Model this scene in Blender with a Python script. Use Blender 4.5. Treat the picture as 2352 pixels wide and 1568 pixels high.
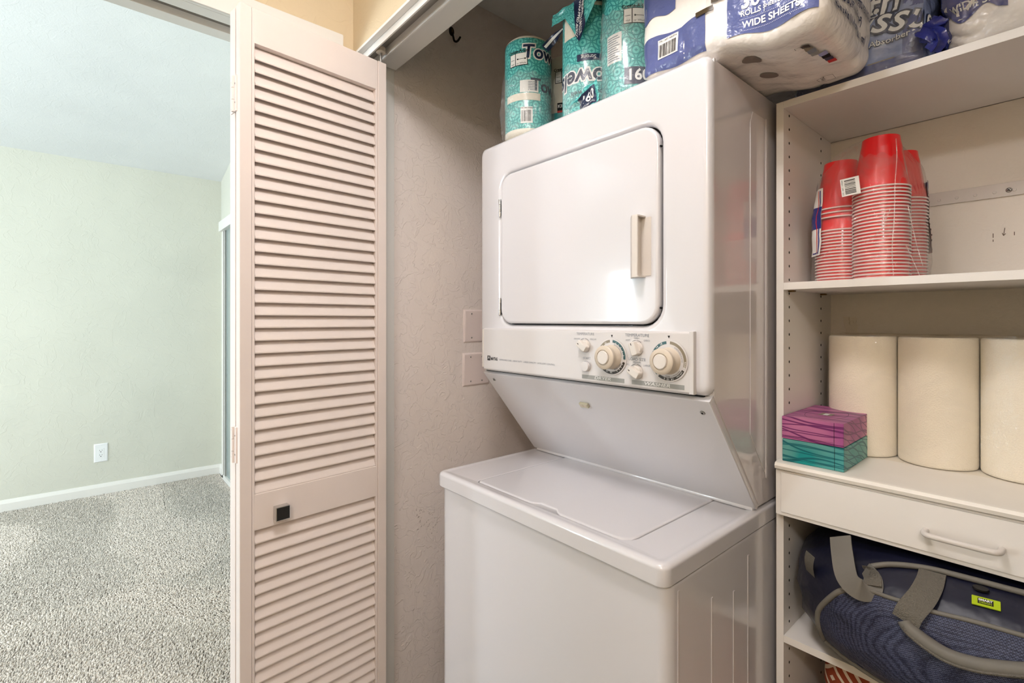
import bpy, bmesh, math, random
import numpy as np
from mathutils import Vector, Matrix, noise
random.seed(7)
for o in list(bpy.data.objects): bpy.data.objects.remove(o)
SC = bpy.context.scene
COL = SC.collection
PI = math.pi

# ------------------------------------------------------------------ camera
CAMP = Vector((0, -.856, 1.31))
FW = Vector((-.7534, .6575, 0)); RT = Vector((.6575, .7534, 0))
FPX = 1123.0; HZ = 736.0; CXP = 1176.0
cd = bpy.data.cameras.new('camera'); cam = bpy.data.objects.new('camera', cd); COL.objects.link(cam)
cd.sensor_width = 36; cd.lens = 36 * FPX / 2352; cd.shift_y = -(784 - HZ) / 2352
cd.clip_start = .02
cam.location = CAMP; cam.rotation_euler = (PI / 2, 0, math.atan2(.7534, .6575))
SC.camera = cam

def ray(u, v): return FW + RT * ((u - CXP) / FPX) + Vector((0, 0, (HZ - v) / FPX))
def at(u, v, x=None, y=None, z=None):
    D = ray(u, v)
    t = (x - CAMP.x) / D.x if x is not None else (y - CAMP.y) / D.y if y is not None else (z - CAMP.z) / D.z
    return CAMP + D * t

# ------------------------------------------------------------------ light
SC.view_settings.view_transform = 'Standard'; SC.view_settings.look = 'None'
SC.view_settings.exposure = 0.38; SC.view_settings.gamma = 1.0; SC.view_settings.use_curve_mapping = False
W = bpy.data.worlds.new('sky'); SC.world = W; W.use_nodes = True
W.node_tree.nodes['Background'].inputs[0].default_value = (.72, .84, 1, 1)
W.node_tree.nodes['Background'].inputs[1].default_value = 1.0

def area(name, loc, direction, sx, sy, power, col):
    l = bpy.data.lights.new(name, 'AREA'); l.shape = 'RECTANGLE'; l.size = sx; l.size_y = sy
    l.energy = power; l.color = col
    o = bpy.data.objects.new(name, l); COL.objects.link(o); o.location = loc
    o.rotation_euler = Vector(direction).to_track_quat('-Z', 'Z').to_euler()
    return o
# daylight through the bedroom windows (outside the panes)
area('daylight_tall_window', (-3.56, -4.13, 1.05), (0, 1, 0), .42, 1.75, 52, (.80, .92, 1))
area('daylight_wide_window', (-2.2, -4.13, 1.75), (0, 1, .25), .0001 + 1.0, 1.0, 118, (.82, .93, 1))
LAMP_POWER = 46.0      # hall ceiling lamp, built in ceiling_light below
LAMP_POS = [(-.42, -.62, 2.28, 1.0), (.55, -1.75, 2.30, 1.55)]   # x, y, z, share of LAMP_POWER; the second is an added, unseen fill lamp

# ------------------------------------------------------------------ helpers
def lin(c):
    return tuple(((x / 255) / 12.92 if x / 255 <= .04045 else ((x / 255 + .055) / 1.055) ** 2.4) for x in c)
def nt(m): return m.node_tree.nodes, m.node_tree.links
def mat(name, rgb, rough=.5, spec=.5, metal=0, coat=0, bump=None, vary=None, sheen=0):
    """bump=(scale, distance, detail); vary=(scale, amount)"""
    m = bpy.data.materials.new(name); m.use_nodes = True
    N, L = nt(m); b = N['Principled BSDF']; c = lin(rgb) + (1,)
    b.inputs['Base Color'].default_value = c; b.inputs['Roughness'].default_value = rough
    b.inputs['Specular IOR Level'].default_value = spec; b.inputs['Metallic'].default_value = metal
    b.inputs['Coat Weight'].default_value = coat; b.inputs['Coat Roughness'].default_value = .06
    if sheen: b.inputs['Sheen Weight'].default_value = sheen
    tc = N.new('ShaderNodeTexCoord')
    if bump:
        t = N.new('ShaderNodeTexNoise'); t.inputs['Scale'].default_value = bump[0]; t.inputs['Detail'].default_value = bump[2]
        L.new(tc.outputs['Object'], t.inputs['Vector'])
        bp = N.new('ShaderNodeBump'); bp.inputs['Distance'].default_value = bump[1]; bp.inputs['Strength'].default_value = 1
        L.new(t.outputs['Fac'], bp.inputs['Height']); L.new(bp.outputs['Normal'], b.inputs['Normal'])
    if vary:
        t = N.new('ShaderNodeTexNoise'); t.inputs['Scale'].default_value = vary[0]; t.inputs['Detail'].default_value = 4
        L.new(tc.outputs['Object'], t.inputs['Vector'])
        r = N.new('ShaderNodeValToRGB')
        r.color_ramp.elements[0].position = .3; r.color_ramp.elements[1].position = .7
        r.color_ramp.elements[0].color = tuple(x * (1 - vary[1]) for x in c[:3]) + (1,)
        r.color_ramp.elements[1].color = tuple(min(1, x * (1 + vary[1])) for x in c[:3]) + (1,)
        L.new(t.outputs['Fac'], r.inputs['Fac']); L.new(r.outputs['Color'], b.inputs['Base Color'])
    return m

def wall_mat(name, rgb, scale=14, dist=.0022, vary=.03):
    """skip-trowel plaster: raised flats with crooked edges"""
    m = mat(name, rgb, .75, .25, vary=(3, vary)); N, L = nt(m); b = N['Principled BSDF']
    tc = N.new('ShaderNodeTexCoord')
    n0 = N.new('ShaderNodeTexNoise'); n0.inputs['Scale'].default_value = scale * .6; n0.inputs['Detail'].default_value = 3
    L.new(tc.outputs['Object'], n0.inputs['Vector'])
    mp = N.new('ShaderNodeVectorMath'); mp.operation = 'MULTIPLY_ADD'
    mp.inputs[1].default_value = (.09, .09, .09)
    L.new(n0.outputs['Color'], mp.inputs[0]); L.new(tc.outputs['Object'], mp.inputs[2])
    n1 = N.new('ShaderNodeTexNoise'); n1.inputs['Scale'].default_value = scale; n1.inputs['Detail'].default_value = 2
    n1.inputs['Distortion'].default_value = .8
    L.new(mp.outputs[0], n1.inputs['Vector'])
    r = N.new('ShaderNodeValToRGB'); e = r.color_ramp.elements
    e[0].position = .47; e[0].color = (0, 0, 0, 1); e[1].position = .50; e[1].color = (1, 1, 1, 1)
    k = e.new(.53); k.color = (.55, .55, .55, 1); k = e.new(.62); k.color = (.5, .5, .5, 1)
    k = e.new(.635); k.color = (.85, .85, .85, 1)
    L.new(n1.outputs['Fac'], r.inputs['Fac'])
    bp = N.new('ShaderNodeBump'); bp.inputs['Distance'].default_value = dist; bp.inputs['Strength'].default_value = .55
    L.new(r.outputs['Color'], bp.inputs['Height'])
    n2 = N.new('ShaderNodeTexNoise'); n2.inputs['Scale'].default_value = 140; n2.inputs['Detail'].default_value = 2
    L.new(tc.outputs['Object'], n2.inputs['Vector'])
    b2 = N.new('ShaderNodeBump'); b2.inputs['Distance'].default_value = .0006
    L.new(n2.outputs['Fac'], b2.inputs['Height']); L.new(bp.outputs['Normal'], b2.inputs['Normal'])
    L.new(b2.outputs['Normal'], b.inputs['Normal'])
    return m

def film_mat(name, tint=(255, 255, 255), haze=.10, wr=26, spec=.9):
    """thin clear plastic: mostly see-through, Fresnel gloss on a wrinkled normal, a little milky haze"""
    m = bpy.data.materials.new(name); m.use_nodes = True; N, L = nt(m)
    out = N['Material Output']; N.remove(N['Principled BSDF'])
    tc = N.new('ShaderNodeTexCoord')
    n = N.new('ShaderNodeTexNoise'); n.inputs['Scale'].default_value = wr; n.inputs['Detail'].default_value = 5
    n.inputs['Distortion'].default_value = 1.2; L.new(tc.outputs['Object'], n.inputs['Vector'])
    bp = N.new('ShaderNodeBump'); bp.inputs['Distance'].default_value = .012; L.new(n.outputs['Fac'], bp.inputs['Height'])
    tr = N.new('ShaderNodeBsdfTransparent'); tr.inputs[0].default_value = lin(tint) + (1,)
    gl = N.new('ShaderNodeBsdfGlossy'); gl.inputs['Roughness'].default_value = .10; L.new(bp.outputs['Normal'], gl.inputs['Normal'])
    df = N.new('ShaderNodeBsdfDiffuse'); df.inputs[0].default_value = lin(tint) + (1,)
    fr = N.new('ShaderNodeFresnel'); fr.inputs['IOR'].default_value = 1.38
    mu = N.new('ShaderNodeMath'); mu.operation = 'MULTIPLY'; mu.inputs[1].default_value = spec; mu.use_clamp = True
    L.new(fr.outputs[0], mu.inputs[0])
    mn = N.new('ShaderNodeMath'); mn.operation = 'MINIMUM'; mn.inputs[1].default_value = .22; L.new(mu.outputs[0], mn.inputs[0]); mu = mn
    r = N.new('ShaderNodeValToRGB'); r.color_ramp.elements[0].position = .5; r.color_ramp.elements[1].position = .75
    r.color_ramp.elements[0].color = (haze, haze, haze, 1); r.color_ramp.elements[1].color = (haze * 3.2,) * 3 + (1,)
    L.new(n.outputs['Fac'], r.inputs['Fac'])
    m1 = N.new('ShaderNodeMixShader'); L.new(r.outputs[0], m1.inputs[0]); L.new(tr.outputs[0], m1.inputs[1]); L.new(df.outputs[0], m1.inputs[2])
    m2 = N.new('ShaderNodeMixShader'); L.new(mu.outputs[0], m2.inputs[0]); L.new(m1.outputs[0], m2.inputs[1]); L.new(gl.outputs[0], m2.inputs[2])
    L.new(m2.outputs[0], out.inputs['Surface'])
    return m

M = {}
def defmats():
    M['enamel'] = mat('white_enamel', (214, 212, 215), .22, .5, coat=.6, bump=(60, .00006, 2))
    M['enamel_side'] = mat('white_enamel_sides', (210, 205, 206), .10, .55, coat=.5)
    M['plastic_white'] = mat('white_plastic', (210, 206, 205), .4, .4)
    M['ivory'] = mat('ivory_plastic', (208, 196, 180), .38, .4)
    M['ivory_light'] = mat('pale_ivory_plastic', (216, 209, 202), .35, .4)
    M['door_paint'] = mat('white_door_paint', (225, 213, 207), .5, .35, bump=(90, .0002, 3), vary=(9, .02))
    M['trim'] = mat('white_trim_paint', (232, 230, 226), .45, .4)
    M['closet_wall'] = wall_mat('closet_wall_plaster', (238, 228, 222), 22, .0019)
    M['hall_wall'] = wall_mat('cream_hall_plaster', (216, 199, 168), 12, .0009)
    M['bed_wall'] = wall_mat('sage_bedroom_plaster', (213, 213, 202), 11, .0014)
    M['ceil'] = wall_mat('white_ceiling_plaster', (230, 232, 233), 11, .0007)
    M['carpet'] = mat('carpet_backing', (150, 144, 132), .95, .1, bump=(260, .006, 3), vary=(160, .3))
    M['pile'] = mat('carpet_pile', (214, 206, 197), .95, .1, vary=(90, .12))
    M['melamine'] = mat('white_melamine', (236, 231, 225), .4, .35, bump=(220, .00008, 2))
    M['melamine_back'] = wall_mat('painted_back_panel', (238, 231, 220), 30, .0003, .02)
    M['counter'] = mat('worn_counter', (240, 234, 224), .45, .35, vary=(5, .03))
    M['chrome'] = mat('chrome', (200, 200, 200), .2, .5, 1)
    M['steel'] = mat('zinc_steel', (170, 168, 165), .35, .5, 1)
    M['dark'] = mat('dark_gap', (22, 21, 20), .8, .2)
    M['black'] = mat('black_metal', (20, 17, 16), .35, .5)
    M['bronze'] = mat('oil_rubbed_bronze', (36, 28, 22), .4, .5, .6)
    M['brass'] = mat('brass_brown', (120, 92, 45), .4, .5, .7)
    M['grey_band'] = mat('grey_print', (148, 148, 144), .5)
    M['ink'] = mat('black_ink', (30, 28, 28), .6, .2)
    M['ink_grey'] = mat('grey_ink', (135, 140, 148), .6, .2)
    M['ink_white'] = mat('white_ink', (236, 236, 234), .5, .3)
    M['teal_arc'] = mat('teal_print', (62, 98, 104), .5)
    M['taupe_arc'] = mat('taupe_print', (140, 130, 112), .5)
    M['brown_arc'] = mat('dark_brown_print', (52, 44, 36), .5)
    M['red'] = mat('red_plastic', (238, 30, 36), .28, .5, coat=.3)
    M['rim'] = mat('white_cup_rim', (240, 226, 222), .35, .4)
    M['paper'] = mat('cream_paper', (253, 246, 234), .9, .15, bump=(420, .0012, 2))
    M['core'] = mat('cardboard_core', (118, 104, 92), .9, .1)
    M['film'] = film_mat('clear_film', (252, 252, 252), .07, 26, 1.4)
    M['film_cups'] = film_mat('clear_cup_bag', (255, 254, 253), .045, 22, 1.0)
    M['film_towel'] = film_mat('clear_towel_film', (255, 253, 248), .02, 12, 1.2)
    M['pack_white'] = mat('white_printed_film', (247, 241, 235), .25, .5, coat=.3, bump=(18, .010, 4), vary=(7, .05))
    M['pack_blue'] = mat('slate_blue_print', (88, 98, 150), .25, .5, coat=.4, bump=(22, .008, 4), vary=(9, .14))
    M['pack_pale'] = mat('pale_blue_print', (150, 165, 205), .25, .5, coat=.4, bump=(22, .008, 4), vary=(9, .10))
    M['pack_navy'] = mat('royal_blue_print', (38, 46, 128), .22, .5, coat=.4, bump=(22, .008, 4), vary=(12, .2))
    M['navy_label'] = mat('navy_label_print', (28, 40, 72), .35, .5)
    M['cream_film'] = mat('cream_film', (228, 220, 204), .4, .4, bump=(25, .005, 3))
    M['label_white'] = mat('white_label', (238, 236, 232), .5, .3)
    M['lime'] = mat('lime_rubber_label', (168, 190, 20), .4, .4)
    M['grey_web'] = mat('grey_webbing', (104, 99, 90), .7, .3, bump=(500, .002, 1))
    M['grey_pipe'] = mat('grey_piping', (112, 108, 100), .55, .35, bump=(60, .001, 2))
    M['navy_nylon'] = mat('navy_nylon', (17, 19, 40), .42, .5, bump=(16, .006, 3))
    M['clip'] = mat('beige_clip', (196, 190, 166), .4)
    M['outlet'] = mat('white_outlet_plastic', (240, 242, 244), .35, .4)
    M['glass'] = mat('dark_glass', (150, 165, 165), .05, .6)
    M['red_print'] = mat('red_print', (200, 40, 36), .4)
    M['brown_tape'] = mat('brown_tape', (70, 56, 34), .25, .5, coat=.4)

def teal_mat():
    m = mat('teal_wrap_print', (96, 190, 184), .3, .5, coat=.4, bump=(30, .004, 3)); N, L = nt(m); b = N['Principled BSDF']
    uv = N.new('ShaderNodeUVMap')
    def rings(off, p):
        a = N.new('ShaderNodeVectorMath'); a.operation = 'MULTIPLY_ADD'; a.inputs[1].default_value = (1 / p, 1 / p, 0); a.inputs[2].default_value = (off, off, 0)
        L.new(uv.outputs[0], a.inputs[0])
        f = N.new('ShaderNodeVectorMath'); f.operation = 'FRACTION'; L.new(a.outputs[0], f.inputs[0])
        s = N.new('ShaderNodeVectorMath'); s.operation = 'SUBTRACT'; s.inputs[1].default_value = (.5, .5, 0); L.new(f.outputs[0], s.inputs[0])
        l = N.new('ShaderNodeVectorMath'); l.operation = 'LENGTH'; L.new(s.outputs[0], l.inputs[0])
        k = N.new('ShaderNodeMath'); k.operation = 'MULTIPLY'; k.inputs[1].default_value = 28; L.new(l.outputs['Value'], k.inputs[0])
        c = N.new('ShaderNodeMath'); c.operation = 'COSINE'; L.new(k.outputs[0], c.inputs[0])
        g = N.new('ShaderNodeMath'); g.operation = 'GREATER_THAN'; g.inputs[1].default_value = .62; L.new(c.outputs[0], g.inputs[0])
        return g
    a, c = rings(0, .042), rings(.5, .042)
    mx = N.new('ShaderNodeMath'); mx.operation = 'MAXIMUM'; L.new(a.outputs[0], mx.inputs[0]); L.new(c.outputs[0], mx.inputs[1])
    mc = N.new('ShaderNodeMix'); mc.data_type = 'RGBA'
    mc.inputs['A'].default_value = lin((104, 198, 192)) + (1,); mc.inputs['B'].default_value = lin((58, 150, 150)) + (1,)
    L.new(mx.outputs[0], mc.inputs['Factor']); L.new(mc.outputs['Result'], b.inputs['Base Color'])
    return m

def tissue_mat(name, base, line, light):
    """wavy line print that follows the box in its own coordinates"""
    m = mat(name, base, .4, .4); N, L = nt(m); b = N['Principled BSDF']
    tc = N.new('ShaderNodeTexCoord')
    prev = None
    for i, (sc, rot, dis) in enumerate([(8, .10, 8.0), (6, -.14, 10.0), (10, .03, 6)]):
        mp = N.new('ShaderNodeMapping'); mp.inputs['Rotation'].default_value = (.62 + rot, rot * .6, 0)
        mp.inputs['Scale'].default_value = (1.2, 1.2, 2.4); mp.inputs['Location'].default_value = (i * .37, 0, 0)
        L.new(tc.outputs['Object'], mp.inputs['Vector'])
        w = N.new('ShaderNodeTexWave'); w.bands_direction = 'Z'; w.inputs['Scale'].default_value = sc
        w.inputs['Distortion'].default_value = dis; w.inputs['Detail'].default_value = 0; w.inputs['Detail Scale'].default_value = .8
        L.new(mp.outputs[0], w.inputs['Vector'])
        r = N.new('ShaderNodeValToRGB'); r.color_ramp.elements[0].position = .93; r.color_ramp.elements[1].position = .995
        L.new(w.outputs['Fac'], r.inputs['Fac'])
        if prev is None: prev = r.outputs[0]
        else:
            mx = N.new('ShaderNodeMix'); mx.data_type = 'RGBA'; mx.blend_type = 'LIGHTEN'; mx.inputs['Factor'].default_value = 1
            L.new(prev, mx.inputs['A']); L.new(r.outputs[0], mx.inputs['B']); prev = mx.outputs['Result']
    n = N.new('ShaderNodeTexNoise'); n.inputs['Scale'].default_value = 9; L.new(tc.outputs['Object'], n.inputs['Vector'])
    r = N.new('ShaderNodeValToRGB'); r.color_ramp.elements[0].position = .38; r.color_ramp.elements[1].position = .68
    r.color_ramp.elements[0].color = lin(base) + (1,); r.color_ramp.elements[1].color = lin(light) + (1,)
    L.new(n.outputs['Fac'], r.inputs['Fac'])
    mc = N.new('ShaderNodeMix'); mc.data_type = 'RGBA'; L.new(prev, mc.inputs['Factor'])
    L.new(r.outputs[0], mc.inputs['A']); mc.inputs['B'].default_value = lin(line) + (1,)
    L.new(mc.outputs['Result'], b.inputs['Base Color'])
    return m

def mesh_mat():
    """woven mesh cloth: fine light dots over navy"""
    m = mat('navy_mesh_cloth', (52, 58, 92), .5, .4); N, L = nt(m); b = N['Principled BSDF']
    tc = N.new('ShaderNodeTexCoord')
    mp = N.new('ShaderNodeMapping'); mp.inputs['Rotation'].default_value = (0, .7, 0); mp.inputs['Scale'].default_value = (400, 400, 400)
    L.new(tc.outputs['Object'], mp.inputs['Vector'])
    v = N.new('ShaderNodeTexVoronoi'); v.inputs['Scale'].default_value = 1; v.inputs['Randomness'].default_value = .25
    L.new(mp.outputs[0], v.inputs['Vector'])
    r = N.new('ShaderNodeValToRGB'); r.color_ramp.elements[0].position = .25; r.color_ramp.elements[1].position = .62
    r.color_ramp.elements[0].color = lin((76, 81, 106)) + (1,); r.color_ramp.elements[1].color = lin((26, 29, 52)) + (1,)
    L.new(v.outputs['Distance'], r.inputs['Fac']); L.new(r.outputs[0], b.inputs['Base Color'])
    n = N.new('ShaderNodeTexNoise'); n.inputs['Scale'].default_value = 22; n.inputs['Detail'].default_value = 3; L.new(tc.outputs['Object'], n.inputs['Vector'])
    bp = N.new('ShaderNodeBump'); bp.inputs['Distance'].default_value = .012; L.new(n.outputs['Fac'], bp.inputs['Height'])
    b2 = N.new('ShaderNodeBump'); b2.inputs['Distance'].default_value = .0008; L.new(v.outputs['Distance'], b2.inputs['Height'])
    L.new(bp.outputs[0], b2.inputs['Normal']); L.new(b2.outputs[0], b.inputs['Normal'])
    return m

def rust_mat():
    """rust cloth with nested cream chevrons"""
    m = mat('rust_cushion_print', (158, 78, 56), .9, .1); N, L = nt(m); b = N['Principled BSDF']
    tc = N.new('ShaderNodeTexCoord')
    f = N.new('ShaderNodeVectorMath'); f.operation = 'MULTIPLY'; f.inputs[1].default_value = (9, 9, 9); L.new(tc.outputs['Object'], f.inputs[0])
    q = N.new('ShaderNodeVectorMath'); q.operation = 'FRACTION'; L.new(f.outputs[0], q.inputs[0])
    s = N.new('ShaderNodeVectorMath'); s.operation = 'SUBTRACT'; s.inputs[1].default_value = (.5, .5, .5); L.new(q.outputs[0], s.inputs[0])
    a = N.new('ShaderNodeVectorMath'); a.operation = 'ABSOLUTE'; L.new(s.outputs[0], a.inputs[0])
    x = N.new('ShaderNodeSeparateXYZ'); L.new(a.outputs[0], x.inputs[0])
    mx = N.new('ShaderNodeMath'); mx.operation = 'ADD'; L.new(x.outputs[0], mx.inputs[0]); L.new(x.outputs[2], mx.inputs[1])
    k = N.new('ShaderNodeMath'); k.operation = 'MULTIPLY'; k.inputs[1].default_value = 32; L.new(mx.outputs[0], k.inputs[0])
    c = N.new('ShaderNodeMath'); c.operation = 'COSINE'; L.new(k.outputs[0], c.inputs[0])
    g = N.new('ShaderNodeMath'); g.operation = 'GREATER_THAN'; g.inputs[1].default_value = .45; L.new(c.outputs[0], g.inputs[0])
    mc = N.new('ShaderNodeMix'); mc.data_type = 'RGBA'; L.new(g.outputs[0], mc.inputs['Factor'])
    mc.inputs['A'].default_value = lin((150, 72, 50)) + (1,); mc.inputs['B'].default_value = lin((226, 208, 190)) + (1,)
    L.new(mc.outputs['Result'], b.inputs['Base Color'])
    return m

defmats()
M['core_pale'] = mat('roll_end_through_film', (138, 126, 118), .5, .4)
M['crease'] = film_mat('film_crease', (255, 252, 250), .11, 30, 1.5)
M['teal'] = teal_mat()
M['tissue_purple'] = tissue_mat('purple_box_print', (150, 64, 130), (108, 38, 98), (196, 122, 160))
M['tissue_teal'] = tissue_mat('teal_box_print', (16, 140, 140), (6, 96, 104), (128, 176, 166))
M['mesh'] = mesh_mat(); M['rust'] = rust_mat()

def put(name, me, material, parent=None, smooth=None):
    o = bpy.data.objects.new(name, me); COL.objects.link(o)
    if material is not None and not me.materials: me.materials.append(M[material] if isinstance(material, str) else material)
    if parent is not None:
        o.parent = parent; o.matrix_parent_inverse = PW(parent).inverted()
    if smooth is not None:
        for p in me.polygons: p.use_smooth = True
        if smooth < 180:
            try: me.set_sharp_from_angle(angle=math.radians(smooth))
            except Exception: pass
            wn = o.modifiers.new('weighted_normals', 'WEIGHTED_NORMAL'); wn.keep_sharp = True; wn.weight = 100
    return o
def PW(p):
    m = p.matrix_basis.copy()
    return (PW(p.parent) @ p.matrix_parent_inverse @ m) if p.parent else m
def done(bm, name, material, parent=None, smooth=None):
    bmesh.ops.recalc_face_normals(bm, faces=bm.faces)
    me = bpy.data.meshes.new(name); bm.to_mesh(me); bm.free()
    return put(name, me, material, parent, smooth)
def tag(o, label=None, cat=None, group=None, kind=None):
    if label: o['label'] = label
    if cat: o['category'] = cat
    if group: o['group'] = group
    if kind: o['kind'] = kind
    return o
def empty(name, loc, label=None, cat=None, group=None, kind=None, rz=0):
    o = bpy.data.objects.new(name, None); COL.objects.link(o); o.location = loc; o.rotation_euler = (0, 0, rz)
    o.empty_display_size = .05
    return tag(o, label, cat, group, kind)

def bx(bm, x0, x1, y0, y1, z0, z1, mtx=None):
    vs = [bm.verts.new((x, y, z)) for x in (x0, x1) for y in (y0, y1) for z in (z0, z1)]
    for q in ((0, 1, 3, 2), (4, 6, 7, 5), (0, 4, 5, 1), (2, 3, 7, 6), (0, 2, 6, 4), (1, 5, 7, 3)):
        bm.faces.new([vs[i] for i in q])
    if mtx is not None: bmesh.ops.transform(bm, matrix=mtx, verts=vs)
    return vs
def box(name, material, x0, x1, y0, y1, z0, z1, parent=None, bev=0, seg=2, mtx=None):
    bm = bmesh.new(); bx(bm, x0, x1, y0, y1, z0, z1)
    if bev: bmesh.ops.bevel(bm, geom=list(bm.edges), offset=bev, segments=seg, affect='EDGES', profile=.5)
    if mtx is not None: bmesh.ops.transform(bm, matrix=mtx, verts=bm.verts)
    return done(bm, name, material, parent, 40 if bev else None)
def prism(name, material, poly, fn0, fn1, parent=None, bev=0, smooth=None):
    """poly: 2D points; fn0/fn1 map a 2D point to the two end caps"""
    bm = bmesh.new()
    a = [bm.verts.new(fn0(p)) for p in poly]; b = [bm.verts.new(fn1(p)) for p in poly]
    bm.faces.new(a); bm.faces.new(b[::-1])
    n = len(poly)
    for i in range(n): bm.faces.new((a[i], b[i], b[(i + 1) % n], a[(i + 1) % n]))
    if bev: bmesh.ops.bevel(bm, geom=list(bm.edges), offset=bev, segments=2, affect='EDGES', profile=.5)
    return done(bm, name, material, parent, smooth if smooth is not None else (40 if bev else None))
def lathe(name, material, prof, mtx, parent=None, n=40, smooth=35, capped=True):
    """prof: (radius, height) pairs, turned about local Z"""
    bm = bmesh.new(); rows = []
    for r, h in prof:
        if r < 1e-6: rows.append([bm.verts.new((0, 0, h))])
        else: rows.append([bm.verts.new((r * math.cos(2 * PI * i / n), r * math.sin(2 * PI * i / n), h)) for i in range(n)])
    for a, b in zip(rows, rows[1:]):
        for i in range(n):
            j = (i + 1) % n
            if len(a) == 1 and len(b) == 1: continue
            if len(a) == 1: bm.faces.new((a[0], b[i], b[j]))
            elif len(b) == 1: bm.faces.new((a[i], b[0], a[j]))
            else: bm.faces.new((a[i], b[i], b[j], a[j]))
    bmesh.ops.transform(bm, matrix=mtx, verts=bm.verts)
    return done(bm, name, material, parent, smooth)
def smooth_path(pts, k=6):
    pts = [Vector(p) for p in pts]; out = []
    for i in range(len(pts) - 1):
        p0 = pts[max(i - 1, 0)]; p1 = pts[i]; p2 = pts[i + 1]; p3 = pts[min(i + 2, len(pts) - 1)]
        for j in range(k):
            t = j / k
            out.append(.5 * ((2 * p1) + (p2 - p0) * t + (2 * p0 - 5 * p1 + 4 * p2 - p3) * t * t + (3 * p1 - p0 - 3 * p2 + p3) * t ** 3))
    out.append(pts[-1]); return out
def sweep(name, material, pts, prof, ref=Vector((0, 0, 1)), parent=None, smooth=50, closed=False):
    """sweep a closed 2D profile along a path; ref fixes its roll"""
    bm = bmesh.new(); rows = []; n = len(pts)
    refs = ref if isinstance(ref, list) else [ref] * n
    for i, p in enumerate(pts):
        t = (pts[min(i + 1, n - 1)] - pts[max(i - 1, 0)]).normalized()
        s = t.cross(refs[i]); s = s.normalized() if s.length > 1e-5 else Vector((1, 0, 0))
        w = s.cross(t).normalized()
        rows.append([bm.verts.new(p + s * a + w * b) for a, b in prof])
    m = len(prof)
    for a, b in zip(rows, rows[1:]):
        for i in range(m): bm.faces.new((a[i], a[(i + 1) % m], b[(i + 1) % m], b[i]))
    bm.faces.new(rows[0]); bm.faces.new(rows[-1][::-1])
    return done(bm, name, material, parent, smooth)
def circ(r, n=10): return [(r * math.cos(2 * PI * i / n), r * math.sin(2 * PI * i / n)) for i in range(n)]
def tube(name, material, pts, r, parent=None, n=10): return sweep(name, material, pts, circ(r, n), Vector((.13, .21, .97)), parent)
def rrect(x0, x1, y0, y1, r, k=6):
    """rounded rectangle, 4*(k+1) points, counter-clockwise"""
    rr = r if isinstance(r, (list, tuple)) else [r] * 4
    out = []
    for (cx, cy, a0), q in zip(((x1, y0, -PI / 2), (x1, y1, 0), (x0, y1, PI / 2), (x0, y0, PI)), rr):
        sx = -1 if cx == x1 else 1; sy = -1 if cy == y1 else 1
        for i in range(k + 1):
            a = a0 + (PI / 2) * i / k
            out.append((cx + sx * q + q * math.cos(a), cy + sy * q + q * math.sin(a)))
    return out
def loops(bm, rings, cap0=True, cap1=True):
    vs = [[bm.verts.new(p) for p in r] for r in rings]
    for a, b in zip(vs, vs[1:]):
        n = len(a)
        for i in range(n): bm.faces.new((a[i], a[(i + 1) % n], b[(i + 1) % n], b[i]))
    if cap0: bm.faces.new(vs[0])
    if cap1: bm.faces.new(vs[-1][::-1])
    return vs
def grid(name, material, fn, ns, nt_, parent=None, smooth=180, uvs=None, wrap=False):
    """surface fn(s,t), s,t in 0..1"""
    vs = [tuple(fn(i / ns, j / nt_)) for j in range(nt_ + 1) for i in range(ns + 1)]
    fs = [(j * (ns + 1) + i, j * (ns + 1) + i + 1, (j + 1) * (ns + 1) + i + 1, (j + 1) * (ns + 1) + i) for j in range(nt_) for i in range(ns)]
    me = bpy.data.meshes.new(name); me.from_pydata(vs, [], fs); me.update()
    if uvs:
        l = me.uv_layers.new(name='UVMap')
        for lp in me.loops:
            i = lp.vertex_index % (ns + 1); j = lp.vertex_index // (ns + 1)
            l.data[lp.index].uv = (i / ns * uvs[0], j / nt_ * uvs[1])
    return put(name, me, material, parent, smooth)

def lettering(body, material, fn, size=1.0, parent=None, align='CENTER', shear=0, sx=1.0, offset=0.0, cut=0.0, name='lettering', sp=1.0):
    """text as flat mesh, each vertex put through fn(x, y) -> point (x, y in metres)"""
    c = bpy.data.curves.new('t', 'FONT'); c.body = body; c.size = size; c.align_x = align; c.align_y = 'CENTER'
    c.shear = shear; c.offset = offset; c.resolution_u = 3; c.space_character = sp
    o = bpy.data.objects.new('t', c); me = bpy.data.meshes.new_from_object(o)
    bpy.data.objects.remove(o); bpy.data.curves.remove(c)
    bm = bmesh.new(); bm.from_mesh(me); bpy.data.meshes.remove(me)
    if cut:
        xs = [v.co.x for v in bm.verts]
        if xs:
            x = min(xs) + cut
            while x < max(xs):
                bmesh.ops.bisect_plane(bm, geom=list(bm.verts) + list(bm.edges) + list(bm.faces), plane_co=(x, 0, 0), plane_no=(1, 0, 0)); x += cut
    for v in bm.verts: v.co = fn(v.co.x * sx, v.co.y)
    me = bpy.data.meshes.new(name); bm.to_mesh(me); bm.free()
    return put(name, me, material, parent)
def flat(name, material, rects, fn, parent=None, sub=1):
    """several flat rectangles (x0,x1,y0,y1) through fn, as one printed mark"""
    vs, fs = [], []
    for x0, x1, y0, y1 in rects:
        for i in range(sub + 1):
            x = x0 + (x1 - x0) * i / sub; vs += [tuple(fn(x, y0)), tuple(fn(x, y1))]
            if i: k = len(vs); fs.append((k - 4, k - 2, k - 1, k - 3))
    me = bpy.data.meshes.new(name); me.from_pydata(vs, [], fs); me.update()
    return put(name, me, material, parent)
def patch(name, material, poly_fn, n, m, parent=None): return grid(name, material, poly_fn, n, m, parent)
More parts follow.
